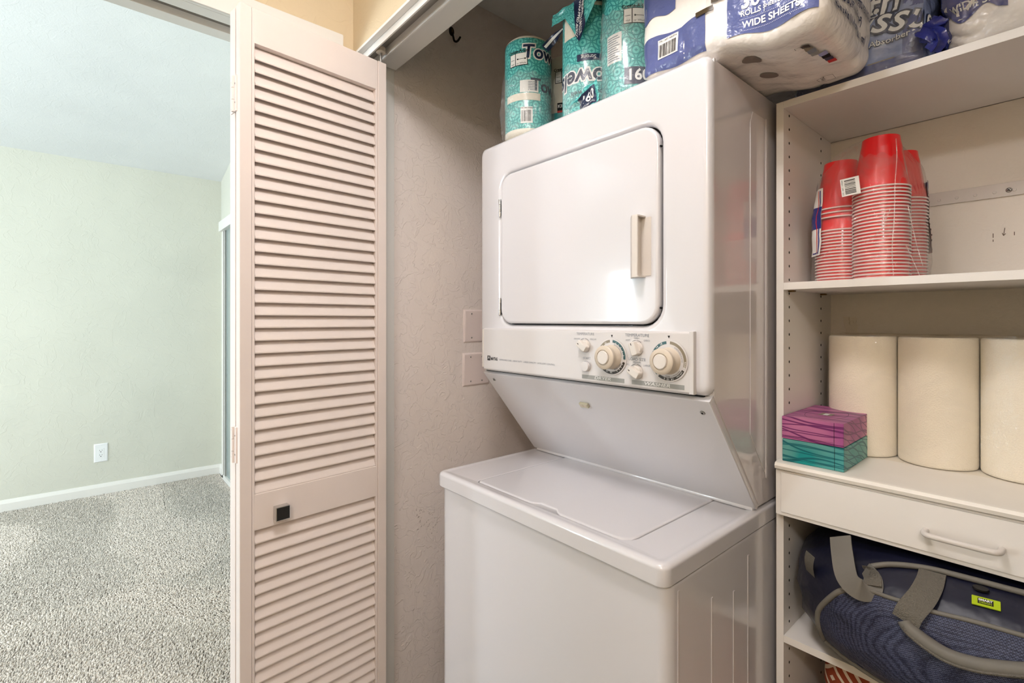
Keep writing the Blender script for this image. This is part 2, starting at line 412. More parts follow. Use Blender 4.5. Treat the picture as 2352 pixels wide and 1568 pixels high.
def barcode_rects(w, h, seed=1):
    r = random.Random(seed); out = []; x = -w / 2
    while x < w / 2 - .001:
        b = r.choice((.0006, .0010, .0016)); out.append((x, min(x + b, w / 2), -h / 2, h / 2)); x += b + r.choice((.0007, .0011, .0015))
    return out

# ------------------------------------------------------------------ the setting
XW = -1.42; XB = -4.79; YE = .02; HEAD = 2.086; ZC = 2.45
def struct(o, label=None): tag(o, label, kind='structure'); return o
struct(box('floor', 'carpet', XB - .1, 1.3, -4.2, .72, -.12, 0), 'grey-beige carpeted floor of hall and bedroom')
# partition between hall/closet and bedroom, with the wide cased opening
bm = bmesh.new()
bx(bm, XW - .105, XW, -.352, .60, 0, 3.4)
bx(bm, XW - .105, XW, -1.95, -.352, HEAD + .018, 3.4)
bx(bm, XW - .105, XW, -4.0, -1.95, 0, 3.4)
wl = struct(done(bm, 'wall_left', 'hall_wall'), 'cream plaster partition with wide opening to bedroom')
# closet-side lining of that wall is the closet wall itself
struct(box('wall_closet_side', 'closet_wall', XW - .002, XW + .006, -.125, .60, 0, ZC), 'off-white textured plaster side wall of closet')
struct(box('wall_bedroom_lining', 'bed_wall', XW - .118, XW - .104, -4.0, YE, HEAD + .07, 3.4), 'sage plaster above opening, bedroom side')
struct(box('wall_back', 'closet_wall', XW - .1, 1.3, .60, .70, 0, ZC), 'plaster back wall of the closet')
struct(box('wall_right', 'hall_wall', 1.2, 1.3, -2.3, .60, 0, ZC), 'cream plaster wall at right end of hall')
struct(box('wall_rear', 'hall_wall', XW, 1.3, -2.4, -2.3, 0, ZC), 'cream plaster wall opposite the closet')
bm = bmesh.new(); bx(bm, XW, 1.2, -.25, -.122, 2.105, ZC); bx(bm, .22, 1.2, -.25, -.122, 0, 2.105)
struct(done(bm, 'wall_front', 'hall_wall'), 'cream plaster header above the closet opening')
struct(box('ceiling', 'ceil', XW, 1.3, -2.4, .70, ZC, ZC + .1), 'flat white ceiling of hall and closet')
# bedroom
struct(box('wall_far', 'bed_wall', XB - .1, XB, -4.2, YE + .1, 0, 2.55), 'pale sage bedroom wall with a power outlet')
bm = bmesh.new()
pts = [(XB - .1, 0), (XW - .105, 0), (XW - .105, 3.35), (XB - .1, 2.50)]
a = [bm.verts.new((x, YE, z)) for x, z in pts]; b = [bm.verts.new((x, YE + .1, z)) for x, z in pts]
bm.faces.new(a); bm.faces.new(b[::-1])
for i in range(4): bm.faces.new((a[i], b[i], b[(i + 1) % 4], a[(i + 1) % 4]))
struct(done(bm, 'wall_end', 'bed_wall'), 'sage bedroom end wall with white framed glass door')
sl = .235
bm = bmesh.new()
for z in (0, .1):
    pass
p = [(XB - .1, 2.497 - .1 * sl), (XW - .1, 2.497 + (XW - XB - .1) * sl)]
vs = [bm.verts.new((x, y, z + dz)) for dz in (0, .1) for y in (-4.2, YE + .1) for x, z in p]
for q in ((0, 1, 3, 2), (4, 6, 7, 5), (0, 4, 5, 1), (2, 3, 7, 6), (0, 2, 6, 4), (1, 5, 7, 3)): bm.faces.new([vs[i] for i in q])
struct(done(bm, 'ceiling', 'ceil'), 'sloping white bedroom ceiling')
# bedroom window wall (behind the viewer's left), two real openings
bm = bmesh.new()
for x0, x1, z0, z1 in ((XB, -3.77, 0, 3.4), (-3.77, -3.35, 1.93, 3.4), (-3.77, -3.35, 0, .18), (-3.35, -2.7, 0, 3.4), (-2.7, -1.7, 0, 1.25), (-2.7, -1.7, 2.25, 3.4), (-1.7, XW - .1, 0, 3.4)):
    bx(bm, x0, x1, -4.08, -4.0, z0, z1)
struct(done(bm, 'wall_window', 'bed_wall'), 'sage bedroom wall with windows')
for k, (x0, x1, z0, z1) in enumerate(((-3.77, -3.35, .18, 1.93), (-2.7, -1.7, 1.25, 2.25))):
    f = struct(empty('window_%d' % (k + 1), (x0, -4.0, z0)), 'white framed bedroom window')
    for i, (a0, a1, b0, b1) in enumerate(((x0, x0 + .04, z0, z1), (x1 - .04, x1, z0, z1), (x0, x1, z0, z0 + .04), (x0, x1, z1 - .04, z1))):
        box('window_frame', 'trim', a0, a1, -4.06, -4.0, b0, b1, f)

# opening casing and head jamb (Y direction)
tr = struct(empty('trim_1', (XW, -.352, 0)), 'white casing around opening to bedroom')
box('casing_head', 'trim', XW, XW + .016, -2.01, -.285, HEAD, HEAD + .062, tr, .004)
box('casing_leg', 'trim', XW, XW + .016, -.347, -.285, 0, HEAD, tr, .004)
# head jamb board with a slot: three strips
box('head_jamb', 'trim', XW - .038, XW + .002, -1.95, -.352, HEAD, HEAD + .018, tr, .002)
box('head_jamb', 'trim', XW - .118, XW - .074, -1.95, -.352, HEAD - .004, HEAD + .018, tr, .002)
box('track_slot', 'steel', XW - .074, XW - .038, -1.95, -.352, HEAD + .014, HEAD + .018, tr)
box('side_jamb', 'trim', XW - .118, XW + .002, -.372, -.352, 0, HEAD, tr, .002)
box('side_jamb', 'trim', XW - .118, XW + .002, -1.95, -1.93, 0, HEAD, tr, .002)

# closet opening: soffit board, track, jamb
tr = struct(empty('trim_2', (XW, -.19, 0)), 'white board and jamb lining closet opening')
box('soffit_board', 'trim', XW + .018, .22, -.194, -.118, 2.098, 2.106, tr, .001)
box('soffit_board', 'trim', XW + .018, .22, -.254, -.238, 2.098, 2.106, tr, .001)
box('side_jamb', 'trim', XW, XW + .008, -.254, -.118, 0, 2.106, tr, .002)
trk = struct(empty('trim_3', (XW, -.215, 2.1)), 'white metal bifold door track under closet header')
box('track_lip', 'trim', XW + .018, .22, -.2375, -.2335, 2.078, 2.106, trk)
box('track_lip', 'trim', XW + .018, .22, -.198, -.194, 2.078, 2.106, trk)
box('track_roof', 'steel', XW + .018, .22, -.2335, -.198, 2.102, 2.106, trk)
for x in (-1.16, -.9):
    lathe('track_screw', 'steel', [(0, 0), (.0035, 0), (.0035, .002), (0, .003)], Matrix.Translation((x, -.2335, 2.088)) @ Matrix.Rotation(-PI / 2, 4, 'X'), trk, 10)

# bedroom baseboards
def baseboard(name, poly_dir, a, b, label):
    prof = [(0, 0), (.014, 0), (.014, .055), (.009, .068), (.005, .078), (0, .08)]
    bm = bmesh.new(); ends = []
    a = Vector(a); b = Vector(b); n = Vector(poly_dir)
    for q in (a, b): ends.append([bm.verts.new(q + n * d + Vector((0, 0, z))) for d, z in prof])
    k = len(prof)
    for i in range(k): bm.faces.new((ends[0][i], ends[0][(i + 1) % k], ends[1][(i + 1) % k], ends[1][i]))
    bm.faces.new(ends[0]); bm.faces.new(ends[1][::-1])
    return struct(done(bm, name, 'trim'), label)
baseboard('baseboard_far', (1, 0, 0), (XB, -4, .008), (XB, YE, .008), 'white baseboard along sage bedroom wall')
baseboard('baseboard_end', (0, -1, 0), (XB, YE, .008), (-4.60, YE, .008), 'short white baseboard beside bedroom glass door')
# glass door in the bedroom end wall
dr = struct(empty('door_2', (-3.6, YE, 0)), 'white framed sliding glass door in bedroom')
for x0, x1, z0, z1, d in ((-4.60, -4.56, .02, 2.10, .03), (-2.60, -2.56, .02, 2.10, .03), (-4.62, -2.54, 2.04, 2.12, .05), (-4.60, -2.56, .012, .05, .03)):
    box('door_frame', 'trim', x0, x1, YE - d, YE + .001, z0, z1, dr, .003)
for x0, x1 in ((-4.555, -4.515), (-2.645, -2.605)):
    box('sash_stile', 'trim', x0, x1, YE - .022, YE - .002, .05, 2.04, dr, .003)
box('glass_pane', 'glass', -4.515, -2.645, YE - .014, YE - .008, .05, 2.04, dr)
for x in (-4.556, -4.514): box('seal', 'dark', x, x + .005, YE - .0235, YE - .0215, .05, 2.04, dr)

# ------------------------------------------------------------------ bifold louvred door
def bifold():
    H0, H1 = .02, 2.0455; Wd = .384; T = .028; P = .0302
    ang1 = math.atan2(.9966, -.0823)
    hinge = Vector((-1.2608, -.5882, 0))
    root = struct(empty('door_1', (hinge.x, hinge.y, 0)), 'white louvred bifold closet door folded open with black square pull')
    # slat mesh: local x along the panel, y outwards (towards viewer's side), z up
    bm = bmesh.new(); hw = (Wd - .068) / 2
    prof = [(.0105, -.0020), (.0110, .0008), (.0100, .0035), (-.0052, .0330), (-.0085, .0335), (-.0090, .0305), (.0068, -.0016)]
    a = [bm.verts.new((-hw, d, z)) for d, z in prof]; b = [bm.verts.new((hw, d, z)) for d, z in prof]
    k = len(prof)
    for i in range(k): bm.faces.new((a[i], a[(i + 1) % k], b[(i + 1) % k], b[i]))
    bm.faces.new(a); bm.faces.new(b[::-1]); bmesh.ops.recalc_face_normals(bm, faces=bm.faces)
    slat = bpy.data.meshes.new('louver_slat'); bm.to_mesh(slat); bm.free(); slat.materials.append(M['door_paint'])
    def panel(mtx, knob):
        bm = bmesh.new()
        def part(x0, x1, z0, z1, t=T / 2):
            q = bmesh.new(); bx(q, x0, x1, -t, t, z0, z1)
            bmesh.ops.bevel(q, geom=list(q.edges), offset=.0022, segments=2, affect='EDGES', profile=.5)
            m_ = bpy.data.meshes.new('q'); q.to_mesh(m_); q.free(); bm.from_mesh(m_); bpy.data.meshes.remove(m_)
        part(0, .0265, H0, H1); part(.0265, .0335, H0 + .03, H1, T / 2 - .002)
        part(Wd - .0265, Wd, H0, H1); part(Wd - .0335, Wd - .0265, H0 + .03, H1, T / 2 - .002)
        for z0, z1 in ((1.9625, H1), (.8145, .900), (H0, .20)): part(.0315, Wd - .0315, z0, z1, T / 2 - .0015)
        bmesh.ops.transform(bm, matrix=mtx, verts=bm.verts)
        pn = done(bm, 'door_panel', 'door_paint', root, 40)
        def slats(z0, z1):
            z = z0
            while z > z1:
                o = bpy.data.objects.new('louver_slat', slat); COL.objects.link(o); o.parent = pn
                o.matrix_parent_inverse = PW(pn).inverted(); o.matrix_basis = mtx @ Matrix.Translation((Wd / 2, 0, z)); z -= P
        slats(1.9285, .885); slats(.784, .215)
        if knob:
            kb = empty('k', (0, 0, 0)); bpy.data.objects.remove(kb)
            cx_, cz_ = .0905, .846
            o = box('pull_knob', 'chrome', -.0165, .0165, .0125, .0325, -.0165, .0165, pn, .0015, mtx=mtx @ Matrix.Translation((cx_, 0, cz_)))
            o['label'] = 'black square pull with metal rim'
            box('knob_face', 'black', -.0148, .0148, .0322, .0333, -.0148, .0148, pn, .0004, mtx=mtx @ Matrix.Translation((cx_, 0, cz_)))
            lathe('knob_stem', 'chrome', [(.006, .012), (.006, .02)], mtx @ Matrix.Translation((cx_, 0, cz_)) @ Matrix.Rotation(-PI / 2, 4, 'X'), pn, 16)
        return pn
    # front panel: local x along e, local y = outward normal n
    e = Vector((-.0823, .9966, 0)); n = Vector((.9966, .0823, 0))
    def frame(o, ex, ny):
        return Matrix(((ex.x, ny.x, 0, o.x), (ex.y, ny.y, 0, o.y), (0, 0, 1, 0), (0, 0, 0, 1)))
    o1 = hinge - n * (T / 2)
    pn1 = panel(frame(o1, e, n), True)
    # back panel swings from the shared hinge edge
    th = math.radians(6.5); e2 = Vector((e.x * math.cos(th) - e.y * math.sin(th), e.x * math.sin(th) + e.y * math.cos(th), 0))
    n2 = Vector((-e2.y, e2.x, 0))   # faces away (towards the bedroom)
    o2 = hinge - n * (T + .0045) + n2 * (T / 2)
    panel(frame(o2, e2, n2), False)
    # hinges on the meeting edges
    hm = frame(hinge - n * (T + .0022), e, n)
    for zc in (1.840, 1.02, .3):
        h = box('hinge', 'door_paint', -.0035, .0005, -.0225, .0135, zc - .042, zc + .042, root, .0008, mtx=hm)
        bm = bmesh.new()
        for dz in (-.028, 0, .028):
            bmesh.ops.create_cone(bm, cap_ends=True, segments=12, radius1=.0042, radius2=.0042, depth=.027, matrix=Matrix.Translation((-.0045, 0, zc + dz)))
        bmesh.ops.transform(bm, matrix=hm, verts=bm.verts); done(bm, 'hinge_barrel', 'door_paint', h, 40)
        for yy, zz in ((.009, .022), (.009, -.022), (-.016, .032), (-.016, -.032)):
            lathe('hinge_screw', 'steel', [(0, 0), (.002, 0), (.002, .0008), (0, .001)], hm @ Matrix.Translation((-.0035, yy, zc + zz)) @ Matrix.Rotation(-PI / 2, 4, 'Y'), h, 8)
    # roller pin in the track
    rp = frame(o1, e, n) @ Matrix.Translation((Wd - .010, 0, 0))
    lathe('guide_pin', 'steel', [(0, H1 - .01), (.0035, H1 - .01), (.0035, 2.09), (0, 2.09)], rp, root, 14)
    lathe('guide_roller', 'ivory', [(0, 2.077), (.0125, 2.078), (.014, 2.080), (.014, 2.090), (.0125, 2.092), (0, 2.092)], rp, root, 24)
bifold()

# ------------------------------------------------------------------ stacked washer and dryer
def laundry_center():
    X0, X1 = -1.12, -.434
    root = empty('stacked_washer_dryer', (-.777, .2, 0), 'white stacked laundry center, dryer above top-loading washer', 'washer dryer')
    # washer cabinet: rounded front corners
    bm = bmesh.new()
    def ring(ins, z, y0=-.134): return [(x, y, z) for x, y in rrect(X0 + .003 + ins, X1 - .003 - ins, y0 + ins, .57, [.022, .003, .003, .022])]
    loops(bm, [ring(.004, .004), ring(0, .012), ring(0, .862), ring(.002, .866), ring(.010, .868)])
    wc = done(bm, 'washer_cabinet', 'enamel', root, 45)
    # pressed lines on the visible side of the cabinet
    for y, z1 in ((-.105, .855), (.012, .80), (.10, .78), (.165, .83)):
        prism('side_bead', 'enamel_side', [(y, .02), (y + .006, .02), (y + .006, z1), (y, z1)], lambda p: (X1 - .0035, p[0], p[1]), lambda p: (X1 - .0016, p[0], p[1]), wc, .0006)
    # washer top, ring round the lid opening
    lid = rrect(-.985, -.532, -.112, .225, [.03, .012, .012, .012])
    def orng(ins, z, y0=-.147): return [(x, y, z) for x, y in rrect(X0 + ins, X1 - ins, y0 + ins, .57 - ins, [max(.02 - ins * .5, .004)] * 4)]
    def grow(d): return rrect(-.985 - d, -.532 + d, -.112 - d, .225 + d, [.03 + d, .012 + d, .012 + d, .012 + d])
    bm = bmesh.new()
    loops(bm, [orng(.010, .870), orng(.003, .8695), orng(0, .873), orng(0, .899), orng(.0022, .9045), orng(.006, .9075), orng(.011, .9085), orng(.017, .9075), orng(.026, .906),
               [(x, y, .906) for x, y in grow(.004)], [(x, y, .9045) for x, y in grow(.002)], [(x, y, .885) for x, y in grow(.002)]])
    wt = done(bm, 'washer_top', 'enamel', root, 50)
    # lid with the finger notch in its front edge
    n0, n1 = -.796, -.700; poly = []
    lp = rrect(-.985, -.532, -.112, .225, [.03, .012, .012, .012], 6)
    # insert notch along the front edge (between last corner point group and first)
    notch = [(n0, -.112), (n0 + .012, -.1085), (n0 + .024, -.098), (n1 - .024, -.098), (n1 - .012, -.1085), (n1, -.112)]
    front_start = lp[0]
    lp2 = lp[7:28] + notch + lp[:7]
    bm = bmesh.new()
    def sc(p, d):
        cx_, cy_ = -.7585, .0565
        return (cx_ + (p[0] - cx_) * (1 - d / .2265), cy_ + (p[1] - cy_) * (1 - d / .168))
    loops(bm, [[(x, y, .887) for x, y in lp2], [(x, y, .9045) for x, y in lp2], [(*sc(p, .002), .9065) for p in lp2], [(*sc(p, .006), .9072) for p in lp2]])
    done(bm, 'washer_lid', 'enamel', root, 50)
    box('lid_well', 'plastic_white', -.99, -.527, -.118, .23, .872, .886, root)
    # dryer body behind the front shell
    prof = [(.02, 1.797), (.02, 1.168), (.026, 1.160), (.222, .914), (.57, .914), (.57, 1.797)]
    dc = prism('dryer_cabinet', 'enamel_side', prof, lambda p: (X0 + .004, p[0], p[1]), lambda p: (X1 - .004, p[0], p[1]), root, .003)
    prism('side_panel', 'enamel_side', [(.178, 1.72), (.178, 1.075), (.262, .965), (.262, 1.745), (.19, 1.745)], lambda p: (X1 - .0042, p[0], p[1]), lambda p: (X1 - .0022, p[0], p[1]), dc, .001)
    prism('side_bead', 'enamel_side', [(.020, 1.796), (.020, 1.172), (.026, 1.160), (.216, .922), (.221, .922), (.030, 1.164), (.026, 1.172), (.026, 1.796)], lambda p: (X1 - .0042, p[0], p[1]), lambda p: (X1 - .0012, p[0], p[1]), dc)
    prism('side_bead', 'enamel_side', [(.252, .97), (.262, .97), (.262, 1.745), (.252, 1.745)], lambda p: (X1 - .0025, p[0], p[1]), lambda p: (X1 - .0005, p[0], p[1]), dc, .0007)
    # front shell: rounded frame with door opening
    def shell(ins, y, z0=1.170, z1=1.8005): return [(x, y, z) for x, z in rrect(X0 + ins, X1 - ins, z0 + ins, z1 - ins, .018)]
    DX0, DX1, DZ0, DZ1, DR = -1.024, -.537, 1.302, 1.703, .040
    def hole(d, y): return [(x, y, z) for x, z in rrect(DX0 - d, DX1 + d, DZ0 - d, DZ1 + d, DR + d)]
    bm = bmesh.new()
    loops(bm, [shell(.004, .021), shell(0, .019), shell(0, .012), shell(.0025, .005), shell(.007, .0015), shell(.014, 0),
               hole(.016, 0), hole(.008, .0018), hole(.0045, .0055), hole(.003, .014)], True, True)
    fs = done(bm, 'dryer_front_shell', 'enamel', root, 60)
    bm = bmesh.new(); loops(bm, [hole(.0028, .0138), hole(.0028, .0136)]); done(bm, 'door_gasket', 'dark', fs)
    # dryer door
    bm = bmesh.new()
    def dr_(d, y): return [(x, y, z) for x, z in rrect(DX0 + d, DX1 - d, DZ0 + d, DZ1 - d, DR - d)]
    loops(bm, [dr_(.001, .0135), dr_(0, .004), dr_(.001, -.001), dr_(.003, -.003), dr_(.008, -.004)])
    dd = done(bm, 'dryer_door', 'enamel', root, 60)
    # pull: hollow on its right side
    hp = [(-.603, -.0035), (-.600, -.008), (-.5815, -.030), (-.5795, -.031), (-.5685, -.031), (-.5675, -.030), (-.5675, -.0275), (-.5725, -.0268), (-.5765, -.022), (-.5765, -.0035)]
    h = prism('door_handle', 'ivory_light', hp, lambda p: (p[0], p[1], 1.4), lambda p: (p[0], p[1], 1.518), dd, 0, 40)
    h['label'] = 'ivory plastic pull handle'
    full = [(-.603, -.0035), (-.600, -.008), (-.5815, -.030), (-.5795, -.031), (-.5675, -.031), (-.566, -.029), (-.566, -.0035)]
    for z in (1.397, 1.518): prism('handle_end', 'ivory_light', full, lambda p, z=z: (p[0], p[1], z), lambda p, z=z: (p[0], p[1], z + .003), h)
    box('handle_flange', 'ivory_light', -.5765, -.553, -.0046, -.0036, 1.40, 1.518, h, .0006)
    for zc in (1.617, 1.348):
        hg = lathe('hinge_pin', 'chrome', [(0, -.024), (.0032, -.024), (.0038, -.022), (.0038, -.010), (.003, -.009), (.003, .009), (.0038, .010), (.0038, .022), (.0032, .024), (0, .024)], Matrix.Translation((-1.0285, -.002, zc)), dd, 14)
        box('hinge_leaf', 'dark', -1.0275, -1.024, -.001, .006, zc - .02, zc + .02, hg)
    for z in (1.655, 1.335): lathe('door_bumper', 'dark', [(0, 0), (.0022, 0), (.0022, .004), (0, .004)], Matrix.Translation((-.5345, .004, z)) @ Matrix.Rotation(PI / 2, 4, 'X'), fs, 8)
    # slanted lower panel
    a = Vector((0, .012, 1.163)); b = Vector((0, .214, .913)); t = (b - a).normalized(); nn = Vector((0, -t.z, t.y)); nn = nn if nn.y < 0 else -nn
    def sp(x, s, off=0): q = a + (b - a) * s + nn * off; return Vector((x, q.y, q.z))
    bm = bmesh.new()
    def srng(ins, off): return [tuple(sp(x, s, off)) for x, s in ((X0 + .004 + ins, ins * 2), (X1 - .004 - ins, ins * 2), (X1 - .004 - ins, 1 - ins * 2), (X0 + .004 + ins, 1 - ins * 2))]
    loops(bm, [srng(0, -.012), srng(0, .002), srng(.0015, .004), srng(.005, .005)])
    slp = done(bm, 'slanted_panel', 'enamel', root, 30)
    for x, s in ((-1.083, .07), (-.462, .10)):
        m_ = Matrix.Translation(sp(x, s, .005)) @ nn.to_track_quat('Z', 'X').to_matrix().to_4x4()
        sc_ = lathe('screw', 'steel', [(0, 0), (.0052, 0), (.0052, .0008), (.0035, .0018), (0, .002)], m_, slp, 16)
        lathe('screw_recess', 'dark', [(0, .0021), (.0022, .0021), (.0022, .0023), (0, .0023)], m_, sc_, 8)
    q = sp(-.770, .20, .005); m_ = Matrix.Translation(q) @ Matrix(((1, 0, 0, 0), (0, t.y, nn.y, 0), (0, t.z, nn.z, 0), (0, 0, 0, 1)))
    cl = box('latch_clip', 'clip', -.013, .013, -.006, .007, 0, .007, slp, .0015, mtx=m_)
    for x in (-.0095, .0015): box('clip_window', 'ivory', x, x + .008, -.004, .003, .0068, .0076, cl, .0003, mtx=m_)
    # dark seam below the front shell, rail below slanted panel
    box('shell_seam', 'dark', X0 + .014, X1 - .018, .012, .02, 1.1672, 1.1703, root)
    box('lower_rail', 'enamel', X0 + .02, X1 - .01, .205, .224, .9065, .915, root, .003)
    # control panel
    CX0, CX1, CZ0, CZ1 = -1.095, -.462, 1.1715, 1.289
    bm = bmesh.new()
    def cr(d, y, db=None): db = d if db is None else db; return [(x, y, z) for x, z in ((CX0 + d, CZ0 + db), (CX1 - d, CZ0 + db), (CX1 - d, CZ1 - d), (CX0 + d, CZ1 - d))]
    loops(bm, [cr(0, .002), cr(0, -.004), cr(.003, -.0085, .004), cr(.006, -.0095, .008)])
    cp = done(bm, 'control_panel', 'plastic_white', root, 30)
    box('end_cap', 'plastic_white', CX1 - .007, CX1 + .0025, -.0103, .002, CZ0 + .001, CZ1 + .001, cp, .0015)
    box('end_cap', 'ivory_light', CX0 - .0035, CX0 + .003, -.0098, .002, CZ0 + .008, CZ1 - .003, cp, .0015)
    YP = -.0099
    K = .988; fn = lambda cx_, cz_: (lambda x, y: Vector((cx_ * K + x, YP, 1.31 + (cz_ - 1.31) * K + y)))
    def txt(s, x, z, size, m_='ink_grey', **k): lettering(s, m_, fn(x, z), size, cp, **k)
    for x0, x1, s, tx in ((-.729, -.6135, 'DRYER', -.671), (-.5955, -.478, 'WASHER', -.537)):
        flat('title_bar', 'grey_band', [(x0, x1, 1.1795, 1.1885)], lambda x, y: Vector((x, YP + .0002, y)), cp)
        lettering(s, 'ink_white', lambda x, y, tx=tx: Vector((tx + x, YP - .0001, 1.184 + y)), .0095, cp, sx=1.55, shear=.2)
    txt('TEMPERATURE', -.728, 1.2795, .0078); txt('TEMPERATURE', -.590, 1.2795, .0088)
    txt('DELICATE', -.753, 1.268, .005, sx=.8); txt('REGULAR', -.705, 1.268, .005, sx=.8)
    txt('START', -.7235, 1.2245, .0075); txt('LOAD SIZE', -.590, 1.2300, .0085)
    txt('HOT', -.612, 1.2690, .0052); txt('WARM', -.591, 1.2735, .0045); txt('COLD', -.5665, 1.2690, .0052)
    txt('SMALL', -.614, 1.2185, .0050, sx=.85); txt('MEDIUM', -.590, 1.2238, .0045); txt('LARGE', -.5665, 1.2185, .0055)
    # maker's mark and strapline
    flat('maker_mark', 'ink', [(-1.074, -1.061, 1.1995, 1.2125)], lambda x, y: Vector((x, YP, y)), cp)
    lettering('M', 'ink_white', lambda x, y: Vector((-1.0675 + x, YP - .0002, 1.206 + y)), .012, cp, sx=.7)
    lettering('MAYTAG', 'ink', lambda x, y: Vector((-1.0585 + x, YP, 1.2045 + y)), .0115, cp, align='LEFT', sx=.62, offset=.0004)
    lettering('DEPENDABLE CARE    HEAVY DUTY    LARGE CAPACITY    INTELLIDRY CONTROL', 'ink_grey', lambda x, y: Vector((-1.022 + x, YP, 1.204 + y)), .0058, cp, align='LEFT', sx=.98, shear=.2)
    def arc(name, m_, cx_, cz_, r0, r1, a0, a1, y=YP - .0023, par=None, n=18):
        return grid(name, m_, lambda s, t_: Vector((cx_ + (r0 + (r1 - r0) * t_) * math.sin(a0 + (a1 - a0) * s), y, cz_ + (r0 + (r1 - r0) * t_) * math.cos(a0 + (a1 - a0) * s))), n, 1, par or cp)
    FACE = Matrix.Rotation(PI / 2, 4, 'X')
    def small_knob(x, z, ang):
        x *= K; z = 1.31 + (z - 1.31) * K
        m_ = Matrix.Translation((x, YP, z)) @ FACE
        k = lathe('selector_knob', 'ivory_light', [(.0145, 0), (.0145, .002), (.0135, .006), (.0125, .0075), (0, .0078)], m_, cp, 28)
        g = [(-.0085, -.014), (.0085, -.014), (.0085, .014), (-.0085, .014)]
        bm = bmesh.new()
        loops(bm, [[(x_ * f, y_ * f2, hh) for x_, y_ in rrect(-.0085, .0085, -.0145, .0145, .004, 3)] for f, f2, hh in ((1, 1, .004), (.95, .98, .013), (.8, .94, .0155), (.6, .88, .0162))])
        bmesh.ops.transform(bm, matrix=m_ @ Matrix.Rotation(ang, 4, 'Z'), verts=bm.verts)
        done(bm, 'knob_grip', 'ivory_light', k, 40)
        flat('knob_pointer', 'ink', [(-.0008, .0008, .007, .0115)], lambda x_, y_: m_ @ Matrix.Rotation(ang, 4, 'Z') @ Vector((x_, y_, .0166)), k)
        arc('knob_scale', 'ink', x, z, .0165, .0172, -.75, -.06); arc('knob_scale', 'ink', x, z, .0165, .0172, .06, .75)
    small_knob(-.728, 1.2525, 1.0); small_knob(-.590, 1.2525, .35); small_knob(-.590, 1.2035, 1.05)
    m_ = Matrix.Translation((-.715, YP, 1.2075)) @ FACE
    lathe('start_button', 'plastic_white', [(.0112, 0), (.0112, .007), (.0102, .0085), (0, .009)], m_, cp, 28)
    arc('button_shadow_ring', 'ink_grey', -.715, 1.2075, .0114, .0121, -1.6, 1.6)
    def dial(x, z, cols, R=.0390):
        m_ = Matrix.Translation((x, YP, z)) @ FACE
        d = lathe('timer_dial', 'plastic_white', [(R, 0), (R, .0016), (R - .001, .0021), (0, .0021)], m_, cp, 48)
        for nm, a0, a1 in cols:
            arc('cycle_band', nm, x, z, R - .008, R - .0025, math.radians(a0), math.radians(a1), par=d)
        k = lathe('dial_knob', 'ivory', [(.0262, .002), (.0256, .006), (.0225, .012), (.0222, .017), (.0250, .0235), (.0250, .0275), (.0225, .0300), (.0165, .0312), (.0158, .0290), (0, .0290)], m_, d, 48)
        lathe('dial_cap', 'ivory_light', [(.0142, .0285), (.0142, .0318), (.0130, .0330), (0, .0332)], m_, k, 40)
        flat('index_mark', 'ink', [(-.0002, .0002, 0, 0)], lambda a_, b_: Vector((x, YP, z + R)), d) if False else None
        bm = bmesh.new(); bm.faces.new([bm.verts.new((x + dx, YP, z + R + dz)) for dx, dz in ((-.0026, .008), (0, .0025), (.0026, .008))]); done(bm, 'index_mark', 'ink', cp)
        def around(s, r, ang, size, mm):
            def f(px_, py_):
                a_ = math.radians(ang) + px_ / r
                return Vector((x + (r + py_) * math.sin(a_), YP - .0025, z + (r + py_) * math.cos(a_)))
            lettering(s, mm, f, size, d, cut=.002)
        return d, around
    d1, ar = dial(-.6455, 1.2325, [('taupe_arc', -62, -6), ('teal_arc', 6, 96), ('brown_arc', 106, 225), ('taupe_arc', 232, 290)])
    for s, a_ in (('20', -48), ('30', -28)): ar(s, .0322, a_, .006, 'ink_white')
    for a_ in (22, 36, 50, 66, 82, 116, 128, 140, 152): arc('cycle_tick', 'ink_white', -.6455, 1.2325, .0305, .0340, math.radians(a_ - .8), math.radians(a_ + .8), YP - .0026, d1, 2)
    ar('REGULAR FABRICS', .0270, 52, .0042, 'ink_grey'); ar('PERM PRESS', .0275, 140, .0045, 'ink'); ar('20   10', .0322, 190, .006, 'ink_white')
    d2, ar = dial(-.5105, 1.2325, [('teal_arc', -72, -6), ('taupe_arc', 6, 108), ('brown_arc', 118, 215), ('teal_arc', 222, 282)], .0405)
    for s, a_ in (('10', -62), ('14', -44), ('18', -26)): ar(s, .0352, a_, .006, 'ink_white')
    ar('KNITS DELICATES', .0292, 60, .0042, 'ink_grey'); ar('RINSE', .0352, 100, .005, 'ink_white'); ar('cold rinse', .0352, 136, .0042, 'ink_white')
    ar('PERMANENT PRESS', .0300, 158, .0040, 'ink'); ar('14  10  6', .0352, 178, .006, 'ink_white')
    return root
laundry_center()

# ------------------------------------------------------------------ wall fittings
def wall_plate(y0, w, z0, h, screws, label):
    X = XW + .006
    o = empty('blank_wall_plate', (X, y0 + w / 2, z0), label, 'wall plate')
    bm = bmesh.new()
    def r(d, x): return [(X + x, y, z) for y, z in ((y0 + d, z0 + d), (y0 + w - d, z0 + d), (y0 + w - d, z0 + h - d), (y0 + d, z0 + h - d))]
    loops(bm, [r(0, -.001), r(0, .002), r(.005, .0055), r(.007, .006)]); done(bm, 'plate', 'closet_plate', o, 30)
    for y, z in screws:
        lathe('screw', 'steel', [(0, 0), (.0028, 0), (.0028, .0006), (.0018, .0014), (0, .0016)], Matrix.Translation((X + .006, y, z)) @ Matrix.Rotation(PI / 2, 4, 'Y'), o, 12)
M['closet_plate'] = mat('painted_plate', (238, 224, 219), .5, .35)
wall_plate(.150, .118, 1.233, .116, [(.182, 1.249), (.182, 1.334), (.236, 1.249), (.236, 1.334)], 'blank double wall plate, upper of two beside the dryer')
